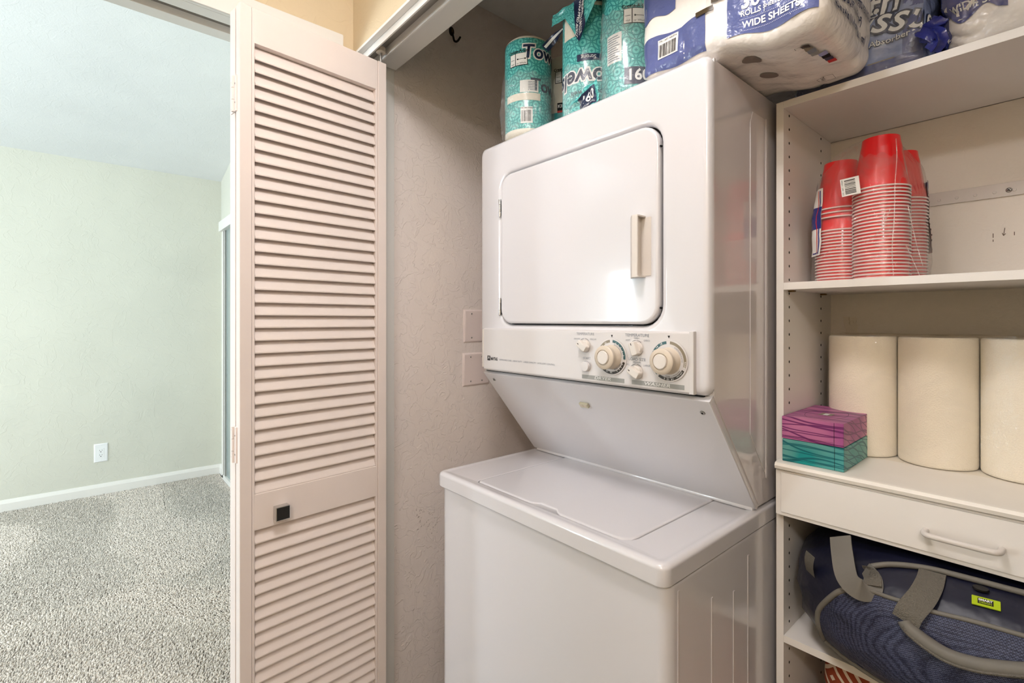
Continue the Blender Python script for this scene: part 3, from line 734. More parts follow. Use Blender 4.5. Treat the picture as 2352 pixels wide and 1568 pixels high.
wall_plate(.146, .118, 1.078, .117, [(.178, 1.094), (.178, 1.180), (.228, 1.094), (.228, 1.180)], 'blank double wall plate, lower of two beside the dryer')
def coat_hook():
    X = XW + .006; o = empty('coat_hook', (X, .105, 2.27), 'small dark bronze coat hook on closet side wall', 'hook')
    pl = [(.099 + .0105 * math.cos(a), 2.310 + .0155 * math.sin(a)) for a in [i * 2 * PI / 20 for i in range(20)]]
    prism('back_plate', 'bronze', pl, lambda p: (X, p[0], p[1]), lambda p: (X + .0035, p[0], p[1]), o, .001)
    tube('hook_arm', 'bronze', smooth_path([(X + .003, .101, 2.306), (X + .006, .1035, 2.290), (X + .009, .105, 2.278), (X + .013, .110, 2.274), (X + .016, .117, 2.280), (X + .018, .124, 2.293)]), .0036, o)
    box('screw_head', 'brass', X + .003, X + .005, .099, .1015, 2.306, 2.320, o, .0006)
coat_hook()
def outlet():
    o = empty('power_outlet', (XB, -.767, .25), 'white duplex power outlet on sage bedroom wall', 'outlet')
    y0, y1, z0, z1 = -.808, -.727, .252, .388
    bm = bmesh.new()
    def r(d, x): return [(XB + x, y, z) for y, z in ((y0 + d, z0 + d), (y1 - d, z0 + d), (y1 - d, z1 - d), (y0 + d, z1 - d))]
    loops(bm, [r(0, 0), r(0, .003), r(.005, .0065), r(.008, .007)]); pl = done(bm, 'cover_plate', 'outlet', o, 30)
    box('receptacle', 'outlet', XB + .006, XB + .0085, -.785, -.750, .286, .354, o, .0006)
    for z in (.337, .303):
        for y in (-.7755, -.7615): box('slot', 'grey_band', XB + .008, XB + .009, y - .0015, y + .0015, z - .0015, z + .006, o)
        lathe('ground_hole', 'dark', [(0, 0), (.003, 0), (.003, .001), (0, .001)], Matrix.Translation((XB + .0083, -.7685, z - .009)) @ Matrix.Rotation(PI / 2, 4, 'Y'), o, 10)
    for z in (.375, .265): lathe('screw', 'outlet', [(0, 0), (.0025, 0), (.0018, .001), (0, .001)], Matrix.Translation((XB + .007, -.7675, z)) @ Matrix.Rotation(PI / 2, 4, 'Y'), o, 8)
outlet()
def ceiling_light(x, y, z, share, label):
    o = empty('ceiling_light', (x, y, ZC), label, 'ceiling light')
    lathe('lamp_base', 'trim', [(0, ZC), (.10, ZC), (.10, z + .05), (0, z + .05)], Matrix.Translation((x, y, 0)), o, 32)
    m = bpy.data.materials.new('lamp_glass'); m.use_nodes = True; N, L = nt(m); N.remove(N['Principled BSDF'])
    e = N.new('ShaderNodeEmission'); e.inputs[0].default_value = (1, .95, .94, 1); e.inputs[1].default_value = LAMP_POWER * share
    L.new(e.outputs[0], N['Material Output'].inputs[0])
    lathe('lamp_shade', m, [(0, z - .045), (.06, z - .038), (.105, z - .012), (.125, z + .02), (.125, z + .045), (0, z + .05)], Matrix.Translation((x, y, 0)), o, 32)
ceiling_light(*LAMP_POS[0], 'round white flush ceiling lamp just before the closet opening')
ceiling_light(*LAMP_POS[1], 'added unseen fill lamp, round and white, near the wall opposite the closet')  # added behind the camera to fill the closet and shelves with light

# ------------------------------------------------------------------ closet organizer
YF = .275; PX0, PX1 = -.423, -.408; SXR = .37
def organizer():
    root = empty('shelf_unit', (0, .44, 0), 'white melamine closet shelf unit with drawer and peg holes', 'shelf unit')
    box('side_panel', 'melamine', PX0, PX1, YF, .597, 0, 1.781, root, .0008)
    box('side_panel', 'melamine', SXR, SXR + .015, YF, .597, 0, 1.781, root, .0008)
    bp = box('back_panel', 'melamine_back', PX1, SXR, .588, .597, .05, 1.765, root)
    for z in (1.766, 1.376, .619, .30): box('shelf_board', 'melamine', PX1, SXR, YF, .588, z, z + .0155, root, .0008)
    # drawer section
    prof = [(.2525, 1.0125), (.2445, 1.0105), (.2415, 1.005), (.2435, .9985), (.250, .996), (.588, .996), (.588, 1.0125)]
    ct = prism('counter_top', 'counter', prof, lambda p: (PX1 - .006, p[0], p[1]), lambda p: (SXR, p[0], p[1]), root, 0, 40)
    box('drawer_body', 'melamine', PX1 + .001, SXR - .001, YF, .58, .905, .994, root)
    fr = box('drawer_frame', 'melamine', PX1 - .008, SXR + .004, .252, YF, .8985, .9955, root, .003)
    df = box('drawer_front', 'melamine', PX1 + .004, SXR - .006, .2485, .254, .9075, .9915, root, .0012)
    hx0, hx1, hz = -.168, -.074, .9445
    pts = smooth_path([(hx0, .25, hz), (hx0, .238, hz), (hx0 + .002, .228, hz), (hx0 + .011, .2225, hz), ((hx0 + hx1) / 2, .222, hz), (hx1 - .011, .2225, hz), (hx1 - .002, .228, hz), (hx1, .238, hz), (hx1, .25, hz)], 6)
    h = tube('drawer_handle', 'ivory_light', pts, .0048, df, 14); h['label'] = 'white bow handle'
    # mounting rail
    rl = box('mounting_rail', 'ivory_light', -.375, SXR, .5835, .588, 1.568, 1.5965, root, .0008)
    for i in range(22):
        x = -.373 + i * .0295
        lathe('rail_rivet', 'ivory_light', [(0, 0), (.0032, 0), (.0028, .0012), (0, .0014)], Matrix.Translation((x, .5835, 1.579)) @ Matrix.Rotation(PI / 2, 4, 'X'), rl, 10)
    for x in (-.086, .22):
        m_ = Matrix.Translation((x, .5835, 1.580)) @ Matrix.Rotation(PI / 2, 4, 'X')
        s = lathe('rail_screw', 'steel', [(0, 0), (.0052, 0), (.005, .0014), (.003, .0024), (0, .0026)], m_, rl, 16)
        bm = bmesh.new(); bx(bm, -.003, .003, -.0006, .0006, .0025, .0029); bx(bm, -.0006, .0006, -.003, .003, .0025, .0029)
        bmesh.ops.transform(bm, matrix=m_ @ Matrix.Rotation(.6, 4, 'Z'), verts=bm.verts); done(bm, 'screw_cross', 'dark', s)
    # peg holes, too small to pick apart singly
    bm = bmesh.new()
    for y in (.306, .512):
        for i in range(54):
            z = 1.758 - i * .0299
            bmesh.ops.create_cone(bm, cap_ends=True, segments=8, radius1=.0024, radius2=.0024, depth=.0006, matrix=Matrix.Translation((PX1 + .0003, y, z)) @ Matrix.Rotation(PI / 2, 4, 'Y') @ Matrix.Diagonal((1.25, .9, 1, 1)))
    tag(done(bm, 'peg_hole', 'dark', root), kind='stuff')
    for y in (.306, .512): box('shelf_pin', 'brass', PX1, PX1 + .012, y - .006, y + .006, 1.3725, 1.376, root, .001)
    for y in (.306, .512): box('shelf_pin', 'brass', PX1, PX1 + .012, y - .006, y + .006, .6155, .619, root, .001)
    # pencil marks on the back panel
    vs = []
    def mk(u0, v0, u1, v1, w=.0006):
        a = at(u0, v0, y=.5874); b = at(u1, v1, y=.5874); d = (b - a).normalized(); s = Vector((-d.z, 0, d.x)) * w
        return [a - s, a + s, b + s, b - s]
    fs = []
    for q in ((2281, 536, 2281, 546), (2281, 550, 2281, 555), (2330, 532, 2330, 540), (2308, 523, 2305, 541), (2305, 541, 2302, 535), (2305, 541, 2310, 536)):
        k = len(vs); vs += mk(*q); fs.append((k, k + 1, k + 2, k + 3))
    me = bpy.data.meshes.new('pencil_mark'); me.from_pydata([tuple(v) for v in vs], [], fs); put('pencil_mark', me, 'core', bp)
organizer()

# ------------------------------------------------------------------ nested red cups in a clear bag
ZS = 1.3915
def cups():
    H = .104
    prof = [(.0465, 0), (.0478, .0006), (.0481, .0018), (.0478, .0030), (.0464, .0034)]
    def cup_mesh():
        bm = bmesh.new(); n = 40
        def row(r, h, fl=0):
            return [bm.verts.new(((r * (1 + fl * (.5 + .5 * math.cos(10 * 2 * PI * i / n)))) * math.cos(2 * PI * i / n), (r * (1 + fl * (.5 + .5 * math.cos(10 * 2 * PI * i / n)))) * math.sin(2 * PI * i / n), h)) for i in range(n)]
        rows = [row(r, h) for r, h in prof]
        rows += [row(.0452, .004), row(.0440, .016), row(.0421, .030, -.035), row(.0394, .052, -.050), row(.0362, .070, -.034), row(.0345, .080), row(.0342, .083), row(.0322, .0925), row(.0312, .1005), row(.0308, H), row(.0290, H), row(.0285, H - .004)]
        for k, (a, b) in enumerate(zip(rows, rows[1:])):
            for i in range(n):
                f = bm.faces.new((a[i], a[(i + 1) % n], b[(i + 1) % n], b[i])); f.material_index = 1 if k < len(prof) - 1 else 0
        bm.faces.new(rows[-1])
        bmesh.ops.recalc_face_normals(bm, faces=bm.faces)
        me = bpy.data.meshes.new('red_cup'); bm.to_mesh(me); bm.free()
        me.materials.append(M['red']); me.materials.append(M['rim'])
        for p in me.polygons: p.use_smooth = True
        try: me.set_sharp_from_angle(angle=math.radians(50))
        except Exception: pass
        return me
    me = cup_mesh()
    def stack(cx_, cy_, zs, label, group):
        for k, z in enumerate(zs):
            o = bpy.data.objects.new('red_cup', me); COL.objects.link(o); o.location = (cx_ + random.uniform(-.0004, .0004), cy_, z); o.rotation_euler = (0, 0, random.choice((0, .02, -.03)))
            tag(o, 'red plastic cup, ' + ('topmost' if k == len(zs) - 1 else ORD[len(zs) - 1 - k] + ' from the top') + ' ' + label, 'cup', group)
    P = .0068
    ORD = [''] + 'second third fourth fifth sixth seventh eighth ninth tenth eleventh twelfth thirteenth fourteenth fifteenth sixteenth seventeenth eighteenth nineteenth twentieth twenty-first twenty-second twenty-third twenty-fourth twenty-fifth twenty-sixth twenty-seventh'.split()
    stack(-.252, .345, [ZS + .0005 + i * P for i in range(27)], 'in the tall front stack', 'cups in the tall front stack')
    stack(-.332, .385, [ZS + .0005 + i * P for i in range(17)], 'in lower part of the gapped stack', 'lower cups of the gapped stack')
    stack(-.332, .385, [ZS + .0005 + 16 * P + .028 + i * .0095 for i in range(3)], 'of three above gap in the stack', 'top cups of the gapped stack')
    stack(-.244, .462, [ZS + .0005 + i * P for i in range(26)], 'in the rear stack', 'cups in the rear stack')
    # the bag: hull round the three stacks
    cs = [(-.252, .345), (-.332, .385), (-.244, .462)]
    cxm, cym = -.278, .395
    def hull(a, pad):
        d = Vector((math.cos(a), math.sin(a)))
        return max((c[0] - cxm) * d.x + (c[1] - cym) * d.y for c in cs) + pad
    NA = 72
    def ring_pt(a, z):
        f = max(0, (z - (ZS + .20)) / .10)
        pad = .053 - .018 * min(1, max(0, (z - ZS) / .3)) ** 2
        # support function to boundary point
        e_ = .01; h0 = hull(a, pad); h1 = (hull(a + e_, pad) - hull(a - e_, pad)) / (2 * e_)
        x = h0 * math.cos(a) - h1 * math.sin(a); y = h0 * math.sin(a) + h1 * math.cos(a)
        k = 1 if f <= 0 else math.sqrt(max(0, 1 - min(1, f * .98) ** 2.4))
        x = x * k; y = y * k
        w = noise.noise(Vector((x * 22, y * 22, z * 16))) * .006 + noise.noise(Vector((x * 60, y * 60, z * 40))) * .003
        r = math.hypot(x, y) or 1
        xx = cxm + x * (1 + w / max(r, .03)); yy = cym + y * (1 + w / max(r, .03))
        return Vector((max(xx, PX1 + .002), max(yy, .284), z))
    bag = empty('cup_bag', (cxm, cym, ZS), 'clear plastic bag around stacks of red cups', 'plastic bag')
    grid('film', 'film_cups', lambda s, t: ring_pt(s * 2 * PI, ZS + .001 + t * .301), 120, 56, bag)
    # printed edges of the bag (left by the side panel, right at the back)
    def strip(name, mt, a0, a1, z0, z1, off=.0015, n=10):
        def f(s, t):
            a = a0 + (a1 - a0) * s; p = ring_pt(a, z0 + (z1 - z0) * t); d = Vector((math.cos(a), math.sin(a), 0)); return p + d * off
        return grid(name, mt, f, n, 10, bag)
    A = math.radians
    strip('printed_edge', 'label_white', A(194), A(241), ZS + .06, ZS + .205)
    strip('blue_print', 'pack_navy', A(195), A(241), ZS + .118, ZS + .165, .0022)
    strip('red_print', 'red_print', A(184), A(196), ZS + .125, ZS + .160, .0022)
    strip('printed_line', 'red_print', A(228), A(230), ZS + .065, ZS + .2, .0026, 2); strip('printed_line', 'pack_navy', A(233), A(236), ZS + .065, ZS + .2, .0026, 2)
    strip('printed_line', 'pack_navy', A(205), A(236), ZS + .064, ZS + .067, .0026, 6)
    strip('blue_print', 'pack_navy', A(200), A(214), ZS + .205, ZS + .235, .0022)
    strip('printed_edge', 'label_white', A(9), A(50), ZS + .06, ZS + .20)
    strip('blue_print', 'pack_navy', A(9), A(48), ZS + .185, ZS + .212, .0022)
    strip('printed_line', 'red_print', A(11), A(13), ZS + .07, ZS + .19, .0026, 2); strip('printed_line', 'pack_navy', A(14.5), A(17), ZS + .065, ZS + .19, .0026, 2)
    for i in range(9):
        z = ZS + .085 + i * .0115
        strip('small_print', 'ink', A(18), A(30 + 5 * (i % 3)), z, z + .0035, .0026, 5)
    # welded seam and creases of the bag film
    def crease(pts, r):
        path_ = smooth_path([at(u, v, y=yy) for u, v, yy in pts], 6)
        return sweep('film_crease', 'crease', path_, [(-r, -.0003), (r, -.0003), (r, .0003), (-r, .0003)], Vector((0, -1, 0)), bag, 30)
    crease([(2058, 318, .305), (2060, 360, .293), (2056, 420, .288), (2054, 500, .287), (2049, 570, .287), (2052, 632, .287)], .0008)
    for q in ([(2046, 478, .287), (2020, 530, .287), (1985, 560, .287)], [(2034, 480, .287), (2024, 520, .287)], [(2080, 560, .292), (2098, 600, .296), (2112, 632, .30)], [(2085, 470, .30), (2105, 560, .305), (2120, 610, .31)],
              [(1870, 610, .33), (1900, 580, .32), (1940, 560, .30)], [(2060, 600, .287), (2040, 625, .287), (1990, 634, .287)]):
        crease(q, .0005)
    # barcode sticker on the bag, between the two front stacks
    c = at(1953, 428, y=.288); sx_ = Vector((.985, .12, .10)).normalized(); sy_ = Vector((-.10, -.02, .99)).normalized()
    nn = Vector((0, -1, 0))
    def fb(off): return lambda x, y: c + sx_ * x + sy_ * y + nn * off
    st = box('barcode_sticker', 'label_white', -.0155, .0155, -.0004, .0004, -.0175, .0175, bag, mtx=Matrix(((sx_.x, 0, sy_.x, c.x), (sx_.y, -1, sy_.y, c.y), (sx_.z, 0, sy_.z, c.z), (0, 0, 0, 1))))
    flat('barcode', 'ink', [(y0, y1, x0, x1) for x0, x1, y0, y1 in barcode_rects(.028, .018, 5)], fb(.0007), st)
    lettering('ITM. / ART. 1193044', 'ink', lambda x, y: fb(.0007)(-.0123 - y, x), .0040, st, sx=.9)
cups()

# ------------------------------------------------------------------ kitchen towel rolls on the counter
ZK = 1.0125
def towel_rolls():
    R = .0645; H = .262
    cx0 = [-.3165, -.186, -.0555, .075]
    me = None
    for i, x in enumerate(cx0):
        prof = [(.020, .003), (.030, .0005), (R - .004, 0), (R - .001, .0015), (R, .006), (R, H - .006), (R - .001, H - .0015), (R - .004, H), (.030, H - .0005), (.020, H - .003), (.020, .003)]
        lab = ['unprinted cream paper towel roll behind the tissue boxes', 'unprinted cream paper towel roll, second from the tissue boxes', 'unprinted cream paper towel roll, third from the tissue boxes', 'unprinted cream paper towel roll, fourth from the tissue boxes'][i]
        t = empty('paper_towel_roll', (x, .487, ZK), lab, 'paper towel', 'paper towel rolls on the drawer counter')
        lathe('paper', 'paper', prof, Matrix.Translation((x, .487, ZK + .001)), t, 48, 60)
        lathe('core', 'core', [(.0185, .004), (.0198, .004), (.0198, H - .004), (.0185, H - .004), (.0185, .004)], Matrix.Translation((x, .487, ZK + .001)), t, 24)
    # one film round them all
    x0, x1 = cx0[0], cx0[-1]; Rf = R + .0025
    L1 = x1 - x0; per = [L1, PI * Rf, L1, PI * Rf]; tot = sum(per)
    def path(s):
        d = s * tot
        if d < L1:
            x = x0 + d; sc = .5 - .5 * math.cos(2 * PI * (x - x0) / .1305); return Vector((x, .487 - Rf + .012 * sc)), Vector((0, -1))
        d -= L1
        if d < PI * Rf: a = -PI / 2 + d / Rf; return Vector((x1 + Rf * math.cos(a), .487 + Rf * math.sin(a))), Vector((math.cos(a), math.sin(a)))
        d -= PI * Rf
        if d < L1: return Vector((x1 - d, .487 + Rf)), Vector((0, 1))
        d -= L1; a = PI / 2 + d / Rf; return Vector((x0 + Rf * math.cos(a), .487 + Rf * math.sin(a))), Vector((math.cos(a), math.sin(a)))
    def f(s, t):
        p, n = path(s % 1.0); z = ZK + .0006 + t * (H + .004)
        w = .0016 * noise.noise(Vector((p.x * 30, z * 14, p.y * 30))) + .0008
        sag = 0
        return Vector((p.x + n.x * w, p.y + n.y * w, z + (.003 * noise.noise(Vector((p.x * 20, 3, 1))) if t > .99 else 0)))
    fl = empty('towel_wrap', ((x0 + x1) / 2, .487, ZK), 'clear plastic wrap around the cream paper towel rolls', 'plastic wrap')
    grid('film', 'film_towel', f, 160, 18, fl)
    grid('film_top', 'film_towel', lambda s, t: Vector((x0 - .04 + (L1 + .08) * s, .487 - .05 + .10 * t, ZK + H + .006 + .004 * noise.noise(Vector((s * 9, t * 3, 2))))), 60, 8, fl)
    # gathered tail of the wrap standing up in the corner
    grid('film_tail', 'film_towel', lambda s, t: Vector((x0 - .055 + .035 * s + .006 * noise.noise(Vector((s * 5, t * 6, 1))), .575 - .035 * s - .02 * t + .008 * noise.noise(Vector((t * 7, s * 5, 4))), ZK + H - .01 + .055 * t)), 12, 10, fl)
towel_rolls()

# ------------------------------------------------------------------ tissue boxes
def tissue_box(mt, z, dx, label, lines, top):
    W_, D_, H_ = .1125, .205, .0475
    t = empty('tissue_box', (-.353 + dx, .372, z), label, 'tissue box', 'tissue boxes on the counter', rz=.012)
    x0 = -.4066 + dx; y0 = .262
    b = box('carton', mt, x0, x0 + W_, y0, y0 + D_, z + .0004, z + H_ - .0004, t, .0008)
    # glued flap seam and perforation on the narrow front
    box('carton_flap', mt, x0 + W_ - .0155, x0 + W_ - .0008, y0 - .0006, y0 + .001, z + .001, z + H_ - .001, b)
    flat('seam_line', lines, [(x0 + W_ - .0166, x0 + W_ - .0158, z + .001, z + H_ - .001), (x0 + .006, x0 + W_ - .018, z + .0065, z + .0069)], lambda x, y: Vector((x, y0 - .0003, y)), b)
    if top:
        cx_, cy_ = x0 + W_ * .52, y0 + D_ * .42
        o = grid('opening_perforation', lines, lambda s, t_: Vector((cx_ + (.036 + .0006 * t_) * math.cos(2 * PI * s), cy_ + (.070 + .0006 * t_) * math.sin(2 * PI * s), z + H_ + .0001)), 48, 1, b)
        flat('brand_label', 'taupe_arc', [(cx_ - .012, cx_ + .012, cy_ - .016, cy_ + .016)], lambda x, y: Vector((x, y, z + H_ + .0002)), b)
        flat('label_mark', 'ink_white', [(cx_ - .004, cx_ + .005, cy_ + k_ * .0058 - .0022, cy_ + k_ * .0058 + .0022) for k_ in (-2, -1, 0, 1)], lambda x, y: Vector((x, y, z + H_ + .0004)), b)
tissue_box('tissue_teal', ZK, .0008, 'teal wave-print tissue box under the purple one', 'ink', False)
tissue_box('tissue_purple', ZK + .0478, 0, 'purple wave-print tissue box on top of the teal one', 'ink', True)

# ------------------------------------------------------------------ soft packs
class Pack:
    """crumpled rounded block; faces give printed panels the same skin"""
    def __init__(s, c, h, r, amp, fr, seed, rz=0, flatb=True):
        s.c = Vector(c); s.h = Vector(h); s.r = r; s.amp = amp; s.fr = fr; s.seed = seed; s.flatb = flatb; s.sag = 0
        s.m = Matrix.Rotation(rz, 3, 'Z')
    def skin(s, p, off=0):
        q = Vector([max(-(h - s.r), min(h - s.r, v * h)) for v, h in zip(p, s.h)])
        d = Vector([v * h - k for v, h, k in zip(p, s.h, q)])
        d = d.normalized() if d.length > 1e-9 else Vector((0, 0, 1))
        pos = q + d * s.r
        w = pos + Vector((s.seed * 3.1, s.seed * 1.7, s.seed))
        a = s.amp * (noise.noise(w * s.fr) + .45 * noise.noise(w * s.fr * 2.7))
        # ridged creases
        a -= s.amp * .8 * (1 - min(1, abs(noise.noise(w * s.fr * 1.4 + Vector((9, 2, 5)))) * 4.5))
        if s.flatb and d.z < -.3: a = min(a, 0)
        out = s.c + s.m @ (pos + d * (a + off))
        if s.sag:
            k = min(1, max(0, (out.x + .43) / .09)); k = k * k * (3 - 2 * k); b = min(1, max(0, (2.0 - out.z) / .19))
            out.z -= s.sag * k * b
        return out
    def face(s, f, u, v, off=0):
        """u,v in -1..1 on a face: front(-y), right(+x), bottom(-z), left(-x), back, top"""
        p = {'front': (u, -1, v), 'right': (1, u, v), 'left': (-1, -u, v), 'bottom': (u, v, -1), 'back': (-u, 1, v), 'top': (u, v, 1)}[f]
        return s.skin(p, off)
    def mesh(s, name, mt, parent, n=26):
        bm = bmesh.new(); key = {}
        def V(p):
            k = tuple(round(x, 5) for x in p)
            if k not in key: key[k] = bm.verts.new(s.skin(p))
            return key[k]
        def prm(i):
            t = -1 + 2 * i / n
            return math.copysign(abs(t) ** .8, t)
        for f in ('front', 'right', 'left', 'bottom', 'back', 'top'):
            for i in range(n):
                for j in range(n):
                    q = []
                    for a, b in ((i, j), (i + 1, j), (i + 1, j + 1), (i, j + 1)):
                        u, v = prm(a), prm(b)
                        q.append(V({'front': (u, -1, v), 'right': (1, u, v), 'left': (-1, -u, v), 'bottom': (u, v, -1), 'back': (-u, 1, v), 'top': (u, v, 1)}[f]))
                    try: bm.faces.new(q)
                    except ValueError: pass
        return done(bm, name, mt, parent, 180)
    def panel(s, name, mt, f, u0, u1, v0, v1, parent, off=.0012, n=26, m=14, wave=0):
        return grid(name, mt, lambda a, b: s.face(f, u0 + (u1 - u0) * a, v0 + (v1 - v0) * b + (wave * math.sin(a * 9 + v0 * 7) if wave else 0), off), n, m, parent)
    def text(s, body, mt, f, u, v, size, parent, off=.0022, rot=0, **k):
        """size in metres; u,v centre"""
        hu, hv = {'front': (s.h.x, s.h.z), 'right': (s.h.y, s.h.z), 'left': (s.h.y, s.h.z), 'bottom': (s.h.x, s.h.y), 'back': (s.h.x, s.h.z), 'top': (s.h.x, s.h.y)}[f]
        cr, sr = math.cos(rot), math.sin(rot)
        fl = -1 if f == 'bottom' else 1
        return lettering(body, mt, lambda x, y: s.face(f, u + (x * cr - y * sr) / hu, v + fl * (x * sr + y * cr) / hv, off), size, parent, cut=.012, **k)
    def marks(s, name, mt, f, u, v, rects, parent, off=.0024):
        hu, hv = {'front': (s.h.x, s.h.z), 'right': (s.h.y, s.h.z), 'bottom': (s.h.x, s.h.y)}[f]
        return flat(name, mt, rects, lambda x, y: s.face(f, u + x / hu, v + y / hv, off), parent, 4)

def tissue_packs():
    # large white pack bridging dryer and shelf
    P = Pack((-.427, .160, 1.995), (.173, .140, .193), .030, .0045, 9, 1)
    P.sag = .016
    t = empty('bath_tissue_pack', (-.4175, .16, 1.80), 'large white and blue bath tissue pack resting on the dryer edge', 'tissue pack')
    b = P.mesh('wrapper', 'pack_white', t, 34)
    z2v = lambda z: (z - P.c.z) / P.h.z
    x2u = lambda x: (x - P.c.x) / P.h.x
    P.panel('printed_panel', 'pack_blue', 'front', x2u(-.597), x2u(-.452), z2v(1.812), z2v(1.886), b, wave=.02)
    P.panel('printed_panel', 'pack_blue', 'front', x2u(-.598), x2u(-.515), z2v(1.925), z2v(2.0), b, wave=.02)
    P.panel('printed_panel', 'pack_blue', 'front', x2u(-.412), x2u(-.262), z2v(1.822), z2v(2.0), b, wave=.02)
    P.text('30', 'ink_white', 'front', x2u(-.370), z2v(1.8775), .034, b, offset=.0008)
    P.text('ROLLS', 'ink_white', 'front', x2u(-.3695), z2v(1.8585), .0125, b, offset=.0003)
    P.text('380', 'ink_white', 'front', x2u(-.315), z2v(1.8785), .034, b, offset=.0008)
    P.text('SHEETS PER ROLL', 'ink_white', 'front', x2u(-.315), z2v(1.8595), .0085, b, offset=.0002)
    P.marks('divider', 'ink_white', 'front', x2u(-.3465), z2v(1.873), [(-.0005, .0005, -.022, .02)], b)
    P.text('WIDE SHEETS', 'ink_white', 'front', x2u(-.337), z2v(1.840), .0150, b, offset=.0004, sx=1.05)
    P.marks('dotted_rule', 'ink_white', 'front', x2u(-.337), z2v(1.8495), [(-.052 + i * .0026, -.052 + i * .0026 + .001, -.0004, .0004) for i in range(40)], b)
    P.marks('dotted_rule', 'ink_white', 'front', x2u(-.337), z2v(1.8305), [(-.052 + i * .0026, -.052 + i * .0026 + .001, -.0004, .0004) for i in range(40)], b)
    bl = P.panel('barcode_label', 'label_white', 'front', x2u(-.553), x2u(-.508), z2v(1.838), z2v(1.877), b, .0022, 8, 8)
    P.text('ITM. / ART. 6262016', 'ink', 'front', x2u(-.5305), z2v(1.8725), .0058, bl, off=.0032, sx=.8)
    P.marks('barcode', 'ink', 'front', x2u(-.5305), z2v(1.8535), barcode_rects(.040, .026, 3), bl, .0032)
    P.panel('clear_seam', 'film', 'front', x2u(-.45), x2u(-.414), z2v(1.81), z2v(2.0), b, .003, 6, 16)
    for u0, u1, z in ((-.470, -.436, 1.884), (-.440, -.400, 1.897)): P.panel('brown_tape', 'brown_tape', 'front', x2u(u0), x2u(u1), z2v(z), z2v(z + .009), b, .004, 6, 2)
    # right side print
    for i, s_ in enumerate(('SEPTIC SAFE', '30 PK • 30 ROLLS • 380 SHEETS PER ROLL', '1145 SQ FT (132.2 m²)', '4.5 in x 4 in (11.4 cm x 10.1 cm)')):
        P.text(s_, 'navy_label', 'right', -.45 + (.35 if i else -.25), z2v(1.912 - .024 * i), .0165, b, sx=.80, offset=.0006)
    # underside marks: colour bars, forest mark, dark roll ends showing through
    y2v = lambda y: (y - P.c.y) / P.h.y
    cols = [('brown_arc', 0), ('taupe_arc', 1), ('ink_grey', 2), ('grey_band', 3), ('pack_pale', 4), ('ink', 5), ('navy_label', 6), ('red_print', 7)]
    for mt, k in cols: P.marks('colour_bar', mt, 'bottom', x2u(-.304 + .0012 * k + (.008 if k > 3 else 0)), y2v(.085 + .012 * k), [(-.0065, .0065, -.006, .006)], b)
    P.marks('registration_mark', 'ink', 'bottom', x2u(-.314), y2v(.078), [(-.006, .010, -.0004, .0004), (-.006, -.0054, -.0004, .008)], b)
    fm = P.marks('forest_mark', 'ink', 'bottom', x2u(-.318), y2v(.232), [(-.014, .014, -.0007, 0), (-.014, .014, .018, .0187), (-.014, -.0135, 0, .0187), (.0135, .014, 0, .0187)], b)
    P.text('FSC', 'ink', 'bottom', x2u(-.323), y2v(.240), .009, fm, rot=PI / 2)
    for cx_, cy_ in ((-.395, .085), (-.395, .165)):
        grid('roll_core_end', 'core_pale', lambda s_, t_, cx_=cx_, cy_=cy_: P.face('bottom', x2u(cx_ + .017 * t_ * math.cos(2 * PI * s_)), y2v(cy_ + .015 * t_ * math.sin(2 * PI * s_)), .0012), 20, 3, b)
    # blue pack behind it on the shelf
    Q = Pack((-.292, .440, 1.96), (.118, .128, .176), .030, .0075, 15, 4)
    t = empty('bath_tissue_pack', (-.292, .44, 1.782), 'blue bath tissue pack standing on the shelf unit behind the white pack', 'tissue pack')
    b = Q.mesh('wrapper', 'pack_pale', t, 34)
    z2 = lambda z: (z - Q.c.z) / Q.h.z
    x2 = lambda x: (x - Q.c.x) / Q.h.x
    Q.panel('printed_panel', 'pack_blue', 'front', -1.0, 1.0, z2(1.79), z2(1.815), b, .0012)
    Q.panel('printed_panel', 'pack_blue', 'front', x2(-.212), 1.0, z2(1.815), 1, b, .0012)
    Q.text('Bath', 'navy_label', 'front', x2(-.277), z2(1.925), .066, b, .0020, shear=.2, offset=.004)
    Q.text('Bath', 'ink_white', 'front', x2(-.277), z2(1.925), .066, b, .0030, shear=.2, offset=.0005)
    Q.text('Tissue', 'navy_label', 'front', x2(-.226), z2(1.888), .072, b, .0022, shear=.2, offset=.004, rot=-.25)
    Q.text('Tissue', 'ink_white', 'front', x2(-.226), z2(1.888), .072, b, .0032, shear=.2, offset=.0005, rot=-.25)
    Q.text('Soft and Absorbent', 'navy_label', 'front', x2(-.258), z2(1.851), .0165, b, .0022, offset=.0010)
    Q.text('Soft and Absorbent', 'ink_white', 'front', x2(-.258), z2(1.8515), .0165, b, .0030)
    Q.marks('rule', 'taupe_arc', 'front', 0, z2(1.8165), [(-.115, .115, -.0012, .0012)], b)
    Q.panel('clear_fold', 'film', 'front', -.95, .95, -.98, .3, b, .007, 20, 14)
    # crumpled royal blue pack at the right
    R_ = Pack((.022, .438, 1.947), (.180, .138, .160), .045, .011, 13, 9)
    t = empty('bath_tissue_pack', (.005, .435, 1.782), 'crumpled royal blue and white bath tissue pack on the shelf unit', 'tissue pack')
    b = R_.mesh('wrapper', 'pack_white', t, 40)
    z2 = lambda z: (z - R_.c.z) / R_.h.z
    x2 = lambda x: (x - R_.c.x) / R_.h.x
    R_.panel('printed_panel', 'pack_navy', 'front', -1.0, x2(-.070), z2(1.842), 1, b, .0018, 24, 20, .06)
    R_.panel('printed_panel', 'pack_pale', 'front', x2(-.070), 1.0, z2(1.842), 1, b, .0018, 24, 20, .05)
    R_.panel('printed_panel', 'pack_navy', 'left', -.6, 1.0, z2(1.80), 1, b, .0018, 20, 20)
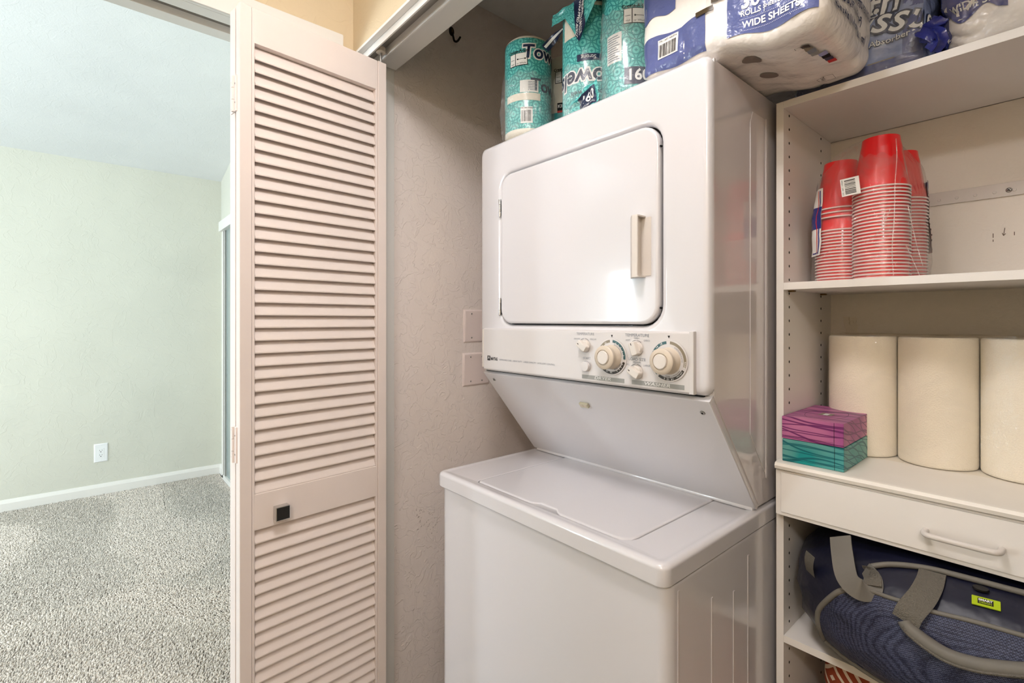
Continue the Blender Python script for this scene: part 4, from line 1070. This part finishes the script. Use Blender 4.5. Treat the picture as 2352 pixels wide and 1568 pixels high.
    R_.text('38', 'ink_white', 'front', x2(-.108), z2(1.885), .034, b, .0030, offset=.0006, rot=.3)
    R_.text('WIDE SHEETS', 'ink_white', 'front', x2(-.098), z2(1.858), .0165, b, .0030, offset=.0004)
    R_.marks('rule', 'ink_white', 'front', x2(.02), z2(1.872), [(-.1, .1, -.002, .002)], b)
    R_.panel('clear_fold', 'film', 'front', -1, .6, -.95, .55, b, .010, 26, 16)
    tw = [Vector((-.166 + .012 * math.sin(i * .7), .292 - .012 * math.sin(i * .45), 1.798 + i * .005)) for i in range(12)]
    sweep('twisted_corner', 'pack_navy', tw, [(.014 * math.cos(a) * (1 if k % 2 else .55), .014 * math.sin(a) * (1 if k % 2 else .55)) for k, a in enumerate([2 * PI * i / 10 for i in range(10)])], Vector((1, 0, 0)), b, 60)
tissue_packs()

# ------------------------------------------------------------------ teal wrapped paper towel rolls on the dryer
ZD = 1.8005
def teal_rolls():
    R = .0645; H = .272
    cream = M['cream_film']
    def roll(x, y, label, rot=0, tilt=(0, 0), flip=False, body='teal', z=ZD):
        t = empty('wrapped_paper_towel', (x, y, z), label, 'paper towel', 'wrapped paper towel rolls on the dryer')
        if flip: mm = Matrix.Translation((x, y, z)) @ Matrix.Rotation(tilt[0], 4, 'X') @ Matrix.Rotation(tilt[1], 4, 'Y') @ Matrix.Translation((0, 0, H)) @ Matrix.Rotation(PI, 4, 'Y')
        else: mm = Matrix.Translation((x, y, z)) @ Matrix.Rotation(tilt[0], 4, 'X') @ Matrix.Rotation(tilt[1], 4, 'Y')
        w = lambda a, h: 1 + .018 * noise.noise(Vector((math.cos(a) * 2.2 + x * 9, math.sin(a) * 2.2, h * 12 + y * 5)))
        def cyl(a, h, off=0):
            e_ = min(h, H - h); r = R * w(a, h) - (.012 * (1 - e_ / .014) ** 2 if e_ < .014 else 0) + off
            return mm @ Vector((r * math.cos(a), r * math.sin(a), h))
        b = grid('wrapper', body, lambda s, q: cyl(s * 2 * PI, q * H), 56, 30, t, 180, (2 * PI * R, H))
        for h in (.0, H):
            bm = bmesh.new(); rr = [bm.verts.new(cyl(2 * PI * i / 28, h)) for i in range(28)]; c = bm.verts.new(mm @ Vector((0, 0, h + (-.008 if h else .008))))
            for i in range(28): bm.faces.new((rr[i], rr[(i + 1) % 28], c))
            done(bm, 'folded_end', 'cream_film', b, 60)
        # angle whose outward normal points at the camera
        base = math.atan2(CAMP.y - y, CAMP.x - x)
        if flip: base = PI - base
        def P(u, h, off=.0008): return cyl(base + rot + u / R, h, off)
        return t, b, P, mm
    def pan(b, P, name, mt, u0, u1, h0, h1, off=.0008, n=10, m=6): return grid(name, mt, lambda s, q: P(u0 + (u1 - u0) * s, h0 + (h1 - h0) * q, off), n, m, b)
    def tx(b, P, s, mt, u, h, size, off=.0016, rot=0, **k):
        cr, sr = math.cos(rot), math.sin(rot)
        return lettering(s, mt, lambda x, y: P(u + x * cr - y * sr, h + x * sr + y * cr, off), size, b, cut=.006, **k)
    def size_box(b, P, u, h):
        k = pan(b, P, 'size_panel', 'ink', u - .026, u + .026, h - .017, h + .017, .0010)
        pan(b, P, 'size_panel', 'label_white', u - .0245, u - .0085, h - .0155, h + .0155, .0014)
        pan(b, P, 'size_panel', 'label_white', u - .0065, u + .0245, h - .0155, h + .0155, .0014)
        flat('size_arrow', 'ink', [(u - .003, u + .021, h - .0005, h + .0005), (u - .003, u + .0005, h - .0018, h + .0018), (u + .0175, u + .021, h - .0018, h + .0018), (u - .022, u - .011, h - .0005, h + .0005)], lambda x, y: P(x, y, .0018), b, 4)
        tx(b, P, 'or Whole', 'ink', u + .009, h - .011, .0065); tx(b, P, 'Half', 'ink', u - .0165, h - .011, .0055)
        tx(b, P, 'Create-A-Size', 'ink', u, h + .0215, .0105, offset=.0002)
    def brand(b, P, u, h, s='Towels', size=.062):
        tx(b, P, s, 'label_white', u, h, size, .0010, offset=.0045, shear=.1); tx(b, P, s, 'navy_label', u, h, size, .0016, offset=.0012, shear=.1)
    # left upright roll
    A = at(1213, 200, y=.073); t, b, P, _ = roll(A.x, A.y, 'upright teal wrapped paper towel roll with barcode, nearest the hook wall')
    pan(b, P, 'plain_band', 'cream_film', -.2, .2, .001, .020, .0005, 56); pan(b, P, 'plain_band', 'cream_film', -.2, .2, H - .012, H - .001, .0005, 56)
    size_box(b, P, -.027, .205); brand(b, P, .058, .222, 'Towels', .050)
    bl = pan(b, P, 'barcode_label', 'label_white', -.020, .012, .034, .077, .0010)
    tx(b, P, 'ITM. / ART. 512508', 'ink', -.004, .0735, .0040, offset=.0001)
    flat('barcode', 'ink', [(x0 - .004, x1 - .004, y0 + .053, y1 + .053) for x0, x1, y0, y1 in barcode_rects(.027, .030, 8)], lambda x, y: P(x, y, .0016), bl)
    pn = pan(b, P, 'notice_panel', 'label_white', -.022, .028, .116, .148, .0010)
    for i in range(6): flat('small_print', 'ink_grey', [(.000, .024 - .004 * (i % 2), .121 + i * .0042, .1228 + i * .0042)], lambda x, y: P(x, y, .0015), pn, 4)
    pan(b, P, 'clear_gap', 'cream_film', -.066, .034, .095, .114, .0009, 14, 3)
    tx(b, P, 'Towels', 'navy_label', .075, .135, .046, .0012, offset=.001)
    # cream roll between, set back
    A2 = at(1296, 150, y=.222); t, b, P, _ = roll(A2.x, A2.y, 'cream and teal wrapped roll set back between two front rolls', body='cream_film')
    pan(b, P, 'teal_band', 'teal', -.2, .2, .02, .105, .0006, 56, 8); pan(b, P, 'black_label', 'ink', -.02, .05, .11, .132, .0012)
    tx(b, P, 'KIRKLAND', 'ink_white', .012, .122, .0125, .0018, offset=.0004); pan(b, P, 'red_label', 'red_print', -.02, .05, .104, .110, .0012)
    size_box(b, P, .0, .205)
    # middle roll, upside down
    C_ = at(1352, 120, y=.088); t, b, P, _ = roll(C_.x, C_.y, 'upside-down teal wrapped paper towel roll with inverted lettering', flip=True)
    pan(b, P, 'plain_band', 'cream_film', -.2, .2, .001, .018, .0005, 56); pan(b, P, 'plain_band', 'cream_film', .028, .07, .0, .085, .0006, 10, 10)
    brand(b, P, .008, .185, 'Towels', .056); tx(b, P, 'Paper Towels', 'navy_label', -.002, .222, .017, .0016)
    pan(b, P, 'navy_tab', 'navy_label', -.03, .028, .132, .148, .0010); tx(b, P, 'Strong', 'ink_white', .0, .140, .0135, .0016)
    size_box(b, P, .0, .246)
    # right roll, half hidden by the white pack
    D_ = at(1447, 120, y=.100); t, b, P, _ = roll(D_.x, D_.y, 'teal wrapped paper towel roll beside the white tissue pack')
    pan(b, P, 'plain_band', 'cream_film', -.2, .2, H - .016, H - .001, .0005, 56)
    nl = pan(b, P, 'navy_tab', 'navy_label', -.012, .05, .030, .068, .0010); tx(b, P, '160', 'ink_white', .018, .049, .034, .0018, offset=.0008)
    size_box(b, P, .012, .180)
    pn = pan(b, P, 'notice_panel', 'label_white', -.056, -.018, .085, .150, .0010)
    for i in range(11): flat('small_print', 'ink_grey', [(-.053, -.022 - .004 * (i % 3), .090 + i * .0052, .092 + i * .0052)], lambda x, y: P(x, y, .0015), pn, 4)
    # torn outer film, one crumpled sheet draped along and over the rolls
    fr = empty('torn_pack_wrap', ((A.x + D_.x) / 2, .1, ZD), 'torn clear and teal outer wrap around the paper towel rolls', 'plastic wrap')
    def drape(cx_, cy_, a0, a1, z0, z1, off, name, mt, sd, n=26, m=16, torn=.02, bulge=0):
        base = math.atan2(CAMP.y - cy_, CAMP.x - cx_)
        def f(s, q):
            a = base + a0 + (a1 - a0) * s
            zt = z1 + torn * noise.noise(Vector((s * 6, sd, 0))); z = z0 + (zt - z0) * q
            r = R + off + .006 * noise.noise(Vector((s * 7, q * 5, sd))) + .003 * noise.noise(Vector((s * 19, q * 15, sd))) + bulge * math.sin(q * PI)
            return Vector((cx_ + r * math.cos(a), cy_ + r * math.sin(a), z))
        return grid(name, mt, f, n, m, fr)
    drape(A.x, A.y, -1.5, 1.2, ZD + .001, ZD + .165, .007, 'film', 'film', 1, bulge=.006)
    drape(C_.x, C_.y, -.9, 1.1, ZD + .001, ZD + .12, .009, 'film', 'film', 3, bulge=.006)
    drape(D_.x, D_.y, -1.2, .8, ZD + .001, ZD + .20, .007, 'film', 'film', 5)
    # teal flap with the sheet count, sagging in front of the middle roll
    c = at(1342, 215, y=.018)
    def flap(s, q): return Vector((c.x - .045 + .085 * s, c.y + .004 * math.sin(q * 6) + .010 * noise.noise(Vector((s * 4, q * 4, 7))), c.z - .030 + q * (.030 + .025 * s) - .014 * (1 - s) + .006 * noise.noise(Vector((s * 5, 2, 3)))))
    fp = grid('printed_flap', 'teal', flap, 14, 10, fr, 180, (.085, .05))
    fp2 = grid('flap_label', 'navy_label', lambda s, q: flap(.34 + .60 * s, .05 + .72 * q) + Vector((0, -.0014, 0)), 10, 8, fr)
    lettering('160', 'ink_white', lambda x, y: flap(.66 + x / .085, .46 + y / .05) + Vector((0, -.0026, 0)), .026, fp2, cut=.006, offset=.0005, shear=.15)
    lettering('SHEETS PER ROLL', 'ink_white', lambda x, y: flap(.62 + x / .085, .16 + y / .05) + Vector((0, -.0026, 0)), .0062, fp2, cut=.006)
    # sheet over the top of the middle and right rolls, with its navy banner
    def over(s, q):
        x = C_.x - .060 + (D_.x - C_.x + .125) * s; y = .020 + .14 * q
        z = ZD + H + .004 + .006 * noise.noise(Vector((s * 5, q * 4, 11))) - .05 * max(0, .22 - q) ** 1.0
        return Vector((x, y, z))
    ov = grid('printed_sheet', 'teal', over, 26, 14, fr, 180, (.26, .14))
    def hang(s, q):   # part hanging down the front, torn in a point
        x = C_.x - .055 + .145 * s; L_ = .030 + .075 * max(0, 1 - abs(s - .62) * 3.2)
        return Vector((x, .0165 - .003 * q + .005 * noise.noise(Vector((s * 6, q * 4, 13))), ZD + H - .007 - L_ * q))
    hg = grid('printed_sheet', 'teal', hang, 26, 12, fr, 180, (.145, .1))
    bn = grid('navy_banner', 'navy_label', lambda s, q: hang(.48 + .20 * s + .06 * q, q) + Vector((0, -.0015, 0)), 8, 14, fr)
    def onb(x, y): return hang(.60 + .06 * (.5 - x / .075) - y / .145 * -1, .52 + x / .085) + Vector((0, -.003, 0))
    lettering('INDIVIDUALLY', 'ink_white', lambda x, y: onb(x, y + .0055), .0098, bn, cut=.004, offset=.0002)
    lettering('WRAPPED ROLLS', 'ink_white', lambda x, y: onb(x, y - .0055), .0098, bn, cut=.004, offset=.0002)
    # twisted strip of printed wrap between the left and middle rolls
    p0 = at(1337, 25, y=.03); p1 = at(1300, 62, y=.05); p2 = at(1270, 92, y=.06); p3 = at(1252, 112, y=.045)
    path_ = smooth_path([p0, p1, p2, p3], 8); n = len(path_)
    refs = [Vector((math.cos(i * .25), -1, math.sin(i * .25))).normalized() for i in range(n)]
    rib = sweep('twisted_strip', 'navy_label', path_, [(-.011, -.0006), (.011, -.0006), (.011, .0006), (-.011, .0006)], refs, fr, 30)
    sweep('strip_edge', 'label_white', [p + Vector((.002, -.002, .002)) for p in path_], [(-.0035, -.0006), (.0035, -.0006), (.0035, .0006), (-.0035, .0006)], refs, rib, 30)
teal_rolls()

# ------------------------------------------------------------------ laundry bag on the lower shelf
ZL = .6345
def laundry_bag():
    C0 = Vector((-.028, .372, .765)); AX = Vector((.372, .212, .1295)); EX = 2.6
    def inside(p):
        d = p - C0
        return (abs(d.x) / AX.x) ** 3.4 + (abs(d.y) / AX.y) ** 2.2 + (abs(d.z) / AX.z) ** 3.0
    def hit(u, v, off=0.0):
        """where the ray through a photo pixel meets the bag's skin"""
        D = ray(u, v); lo = .5
        t = .55; best = (1e9, t)
        while t < 1.3 and inside(CAMP + D * t) > 1:
            best = min(best, (inside(CAMP + D * t), t)); t += .004
        if t >= 1.3:      # the ray passes beside the bag: nearest point of its skin
            p = CAMP + D * best[1]; lo, hi = 0, 1
            for _ in range(20):
                m_ = (lo + hi) / 2
                if inside(C0 + (p - C0) * m_) > 1: hi = m_
                else: lo = m_
            p = C0 + (p - C0) * lo
            return p + nrm(p) * off
        a, b = t - .004, t
        for _ in range(18):
            m_ = (a + b) / 2
            if inside(CAMP + D * m_) > 1: a = m_
            else: b = m_
        p = CAMP + D * b
        return p + nrm(p) * off
    def nrm(p):
        e_ = .002
        g = Vector([inside(p + Vector([e_ if i == k else 0 for i in range(3)])) - inside(p - Vector([e_ if i == k else 0 for i in range(3)])) for k in range(3)])
        return g.normalized() if g.length else Vector((0, -1, 0))
    bag = empty('laundry_bag', (C0.x, C0.y, ZL), 'navy mesh laundry bag with grey piping and straps on the lower shelf', 'laundry bag')
    # body
    bm = bmesh.new(); nu, nv = 72, 40; rows = []
    for j in range(nv + 1):
        ph = -PI / 2 + PI * j / nv; row = []
        for i in range(nu):
            th = 2 * PI * i / nu
            d = Vector((math.cos(th) * math.cos(ph), math.sin(th) * math.cos(ph), math.sin(ph)))
            lo, hi = 0, .6
            for _ in range(22):
                m_ = (lo + hi) / 2
                if inside(C0 + d * m_) > 1: hi = m_
                else: lo = m_
            p = C0 + d * lo
            k = min(1, max(0, (-p.x - .20) / .12))
            w = (.010 * k + .002) * noise.noise(Vector((p.x * 14, p.y * 12, p.z * 26 + p.x * 20))) - .006 * k * (1 - min(1, abs(noise.noise(Vector((p.x * 10 + 4, p.y * 9, p.z * 15)))) * 5))
            n_ = nrm(p); q = p + n_ * min(w, .003)
            if q.z < ZL + .0005: q.z = ZL + .0005
            if q.x < PX1 + .004: q.x = PX1 + .004
            row.append(bm.verts.new(q))
        rows.append(row)
    for a, b in zip(rows, rows[1:]):
        for i in range(nu):
            try: bm.faces.new((a[i], a[(i + 1) % nu], b[(i + 1) % nu], b[i]))
            except ValueError: pass
    bmesh.ops.remove_doubles(bm, verts=bm.verts, dist=1e-5)
    body = done(bm, 'body', 'navy_nylon', bag, 180)
    # mesh front panel: between the upper seam and the lower piping
    upper = [(1952, 1352), (1985, 1353), (2040, 1372), (2090, 1388), (2140, 1405), (2240, 1430), (2352, 1462), (2460, 1492), (2600, 1530)]
    lower = [(1884, 1405), (1886, 1440), (1905, 1480), (1945, 1522), (2000, 1565), (2080, 1612), (2200, 1665), (2360, 1720), (2560, 1760)]
    def curve(pts, s):
        pts = [Vector((u, v, 0)) for u, v in pts]; k = s * (len(pts) - 1); i = min(int(k), len(pts) - 2); t = k - i
        p0 = pts[max(i - 1, 0)]; p1 = pts[i]; p2 = pts[i + 1]; p3 = pts[min(i + 2, len(pts) - 1)]
        return .5 * ((2 * p1) + (p2 - p0) * t + (2 * p0 - 5 * p1 + 4 * p2 - p3) * t * t + (3 * p1 - p0 - 3 * p2 + p3) * t ** 3)
    def pan(s, t):
        a = curve(upper, s); b = curve(lower, s); q = a.lerp(b, t)
        w = .0035 + .0030 * math.sin(PI * t) * (1 + noise.noise(Vector((s * 9, t * 4, 2))))
        return hit(q.x, q.y, w)
    mp = grid('mesh_panel', 'mesh', pan, 60, 26, bag); mp['label'] = 'greyish navy woven mesh front'
    def pipe(pts, r, name='piping', off=.004, k=7, mt='grey_pipe', par=None):
        path_ = [curve(pts, i / (k * (len(pts) - 1))) for i in range(k * (len(pts) - 1) + 1)]
        return tube(name, mt, [hit(q.x, q.y, off) for q in path_], r, par or bag, 10)
    pipe([(1952, 1352)] + [(1925, 1362), (1900, 1382)] + lower, .0052)
    pipe(upper, .0036)
    pipe([(2004, 1304), (2040, 1300), (2090, 1303), (2150, 1313), (2240, 1336), (2352, 1366), (2500, 1402)], .0048)
    # webbing strips
    def webbing(pts, w, name, mt='grey_web', off=None, thick=.0012, refs=None):
        P_ = [Vector(p) for p in pts]; P_ = smooth_path(P_, 6)
        rf = refs if refs is not None else Vector((0, -1, .25))
        return sweep(name, mt, P_, [(-w / 2, -thick), (w / 2, -thick), (w / 2, thick), (-w / 2, thick)], rf, bag, 30)
    # hanging strap loop at the left
    webbing([at(1930, 1232, y=.235), at(1934, 1270, y=.205), at(1945, 1325, y=.180), at(1972, 1352, y=.172), at(1996, 1352, y=.185), at(2000, 1330, y=.20), at(1985, 1312, y=.215)], .036, 'strap_loop', 'grey_pipe')
    webbing([at(1985, 1316, y=.222), at(2003, 1322, y=.204), at(2005, 1345, y=.188)], .026, 'strap_loop')
    # main handle: webbing down, then soft tube
    webbing([hit(2142, 1318, .004), hit(2136, 1345, .006), hit(2122, 1378, .012), hit(2098, 1408, .018), hit(2086, 1426, .014)], .036, 'strap')
    hp = [(2084, 1425), (2094, 1440), (2130, 1468), (2180, 1498), (2240, 1518), (2310, 1530), (2400, 1540), (2520, 1552)]
    path_ = [curve(hp, i / 49) for i in range(50)]
    tube('handle', 'grey_pipe', [hit(q.x, q.y, .012) for q in path_], .0105, bag, 14)
    tube('handle_seam', 'grey_web', [hit(q.x, q.y + 9, .021) for q in path_], .0022, bag, 6)
    # small end tab
    c = hit(1868, 1298, .004); nn = nrm(c); ex = Vector((0, 0, 1)).cross(nn).normalized()
    t_ = grid('end_tab', 'grey_web', lambda s, t: c + ex * (-.016 + .032 * s) + Vector((0, 0, 1)) * (-.020 + .040 * t) + nn * (.002 + .004 * math.sin(t * PI)), 6, 8, bag)
    # label
    c = hit(2265, 1387, .0032); nn = nrm(c); ex = (hit(2290, 1394, .0032) - hit(2240, 1381, .0032)).normalized(); ez = nn.cross(ex).normalized(); ez = ez if ez.z > 0 else -ez
    mm = Matrix(((ex.x, -nn.x, ez.x, c.x), (ex.y, -nn.y, ez.y, c.y), (ex.z, -nn.z, ez.z, c.z), (0, 0, 0, 1)))
    lb = box('rubber_label', 'lime', -.0165, .0165, -.0008, .0016, -.0085, .0085, bag, .0006, mtx=mm); lb['label'] = 'lime green rubber label'
    box('label_field', 'black', -.0095, .0085, -.0012, -.0006, -.0048, .0052, lb, .0001, mtx=mm)
    f = lambda dz: (lambda x, y: mm @ Vector((x - .0005, -.0014, y + dz)))
    lettering('SMART', 'ink_white', f(.0022), .0052, lb, offset=.0002); lettering('DESIGN', 'lime', f(-.0024), .0042, lb, offset=.0001)
    # magnetic clasp on the band
    c = hit(2253, 1356, .003); nn = nrm(c)
    lathe('clasp', 'black', [(0, 0), (.0105, 0), (.0095, .003), (0, .0035)], Matrix.Translation(c) @ nn.to_track_quat('Z', 'Y').to_matrix().to_4x4() @ Matrix.Diagonal((1, .6, 1, 1)), bag, 20)
laundry_bag()

# ------------------------------------------------------------------ rust cushion below
def cushion():
    P = Pack((-.005, .452, .4585), (.352, .124, .1425), .045, .006, 7, 3)
    t = empty('rust_cushion', (0, .462, .316), 'rust cushion with cream line pattern under the lower shelf', 'cushion')
    P.mesh('cover', 'rust', t, 36)
cushion()

# ------------------------------------------------------------------ carpet pile in the bedroom
def carpet():
    rng = np.random.default_rng(3)
    sp = .0066
    xs = np.arange(XB + .02, -1.62, sp); ys = np.arange(-1.75, YE - .02, sp)
    X, Y = np.meshgrid(xs, ys); X = X.ravel(); Y = Y.ravel()
    # keep what the opening shows, with a margin for a step to the side
    k = (Y > -.856 + (X * .0912) - .18 * np.abs(X) * .55) & (Y < -.856 + np.abs(X) * .32 + .02)
    k &= ~((X > -1.75) & (Y > -.40))
    X, Y = X[k], Y[k]
    n = len(X)
    X = X + rng.uniform(-.4, .4, n) * sp; Y = Y + rng.uniform(-.4, .4, n) * sp
    # vacuum passes: fans of pile leaning one way or the other
    ang = np.arctan2(Y - .3, X + 1.2)
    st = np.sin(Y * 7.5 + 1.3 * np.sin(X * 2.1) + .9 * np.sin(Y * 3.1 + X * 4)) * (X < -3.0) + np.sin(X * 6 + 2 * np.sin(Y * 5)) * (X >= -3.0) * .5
    lean = np.where(st > .25, 1.0, -.6) + rng.normal(0, .35, n)
    lx = lean * .0030 + rng.normal(0, .0016, n); ly = -lean * .0050 + rng.normal(0, .0022, n)
    h = rng.uniform(.010, .016, n); r = rng.uniform(.0028, .0044, n); a0 = rng.uniform(0, PI, n)
    V = np.zeros((n, 9, 3)); 
    for i in range(4):
        a = a0 + i * PI / 2
        V[:, i] = np.stack([X + r * np.cos(a), Y + r * np.sin(a), np.full(n, .0002)], 1)
        V[:, 4 + i] = np.stack([X + lx * .7 + .95 * r * np.cos(a + .5), Y + ly * .7 + .95 * r * np.sin(a + .5), h * .72], 1)
    V[:, 8] = np.stack([X + lx, Y + ly, h], 1)
    F = []
    for i in range(4):
        j = (i + 1) % 4
        F += [[i, j, 4 + j], [i, 4 + j, 4 + i], [4 + i, 4 + j, 8]]
    F = np.array(F)[None] + (np.arange(n) * 9)[:, None, None]
    me = bpy.data.meshes.new('carpet_pile'); nf = n * 12
    me.vertices.add(n * 9); me.vertices.foreach_set('co', V.ravel())
    me.loops.add(nf * 3); me.loops.foreach_set('vertex_index', F.ravel().astype(np.int32))
    me.polygons.add(nf); me.polygons.foreach_set('loop_start', np.arange(0, nf * 3, 3, dtype=np.int32)); me.polygons.foreach_set('loop_total', np.full(nf, 3, dtype=np.int32))
    me.update(calc_edges=True); me.validate()
    tint = np.clip(rng.normal(1.0, .13, n) + .07 * np.clip(st * 2, -1, 1), .5, 1.3)  # random tuft tones, plus light and shade of the leaning stripes painted in
    colr = np.ones((n, 9, 4)); colr[:, :, :3] = tint[:, None, None]; colr[:, :4, :3] *= .8  # tuft roots painted darker, as shade between the tufts
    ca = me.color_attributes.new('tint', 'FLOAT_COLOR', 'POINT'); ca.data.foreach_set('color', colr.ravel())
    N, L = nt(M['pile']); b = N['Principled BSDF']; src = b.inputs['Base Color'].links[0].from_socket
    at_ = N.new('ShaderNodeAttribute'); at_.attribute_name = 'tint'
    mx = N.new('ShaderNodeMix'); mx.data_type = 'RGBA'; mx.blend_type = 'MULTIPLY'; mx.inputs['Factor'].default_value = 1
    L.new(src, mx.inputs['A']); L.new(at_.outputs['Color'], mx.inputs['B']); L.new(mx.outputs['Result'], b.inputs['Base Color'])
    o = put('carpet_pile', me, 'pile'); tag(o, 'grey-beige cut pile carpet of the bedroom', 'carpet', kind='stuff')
    print('tufts', n)
carpet()

# ------------------------------------------------------------------ scuffs and nail holes on the closet side wall
def scuffs():
    X = XW + .0064; vs, fs = [], []
    r = random.Random(11)
    spots = [(r.gauss(985, 14), r.gauss(1200, 22)) for _ in range(26)] + [(r.gauss(955, 10), r.gauss(1180, 14)) for _ in range(9)] + [(924, 468), (1020, 955), (1008, 1345), (940, 1315), (950, 1400)]
    for u, v in spots:
        c = at(min(u, 1004), v, x=X); L_ = r.uniform(.0015, .006); w = r.uniform(.0004, .0010); a = r.uniform(.3, 1.3)
        d = Vector((0, math.cos(a), math.sin(a))); s_ = Vector((0, -d.z, d.y)); k = len(vs)
        vs += [tuple(c - d * L_), tuple(c + s_ * w), tuple(c + d * L_), tuple(c - s_ * w)]; fs.append((k, k + 1, k + 2, k + 3))
    me = bpy.data.meshes.new('scuff_mark'); me.from_pydata(vs, [], fs)
    tag(put('scuff_mark', me, 'core', bpy.data.objects['wall_closet_side']), kind='stuff')
scuffs()
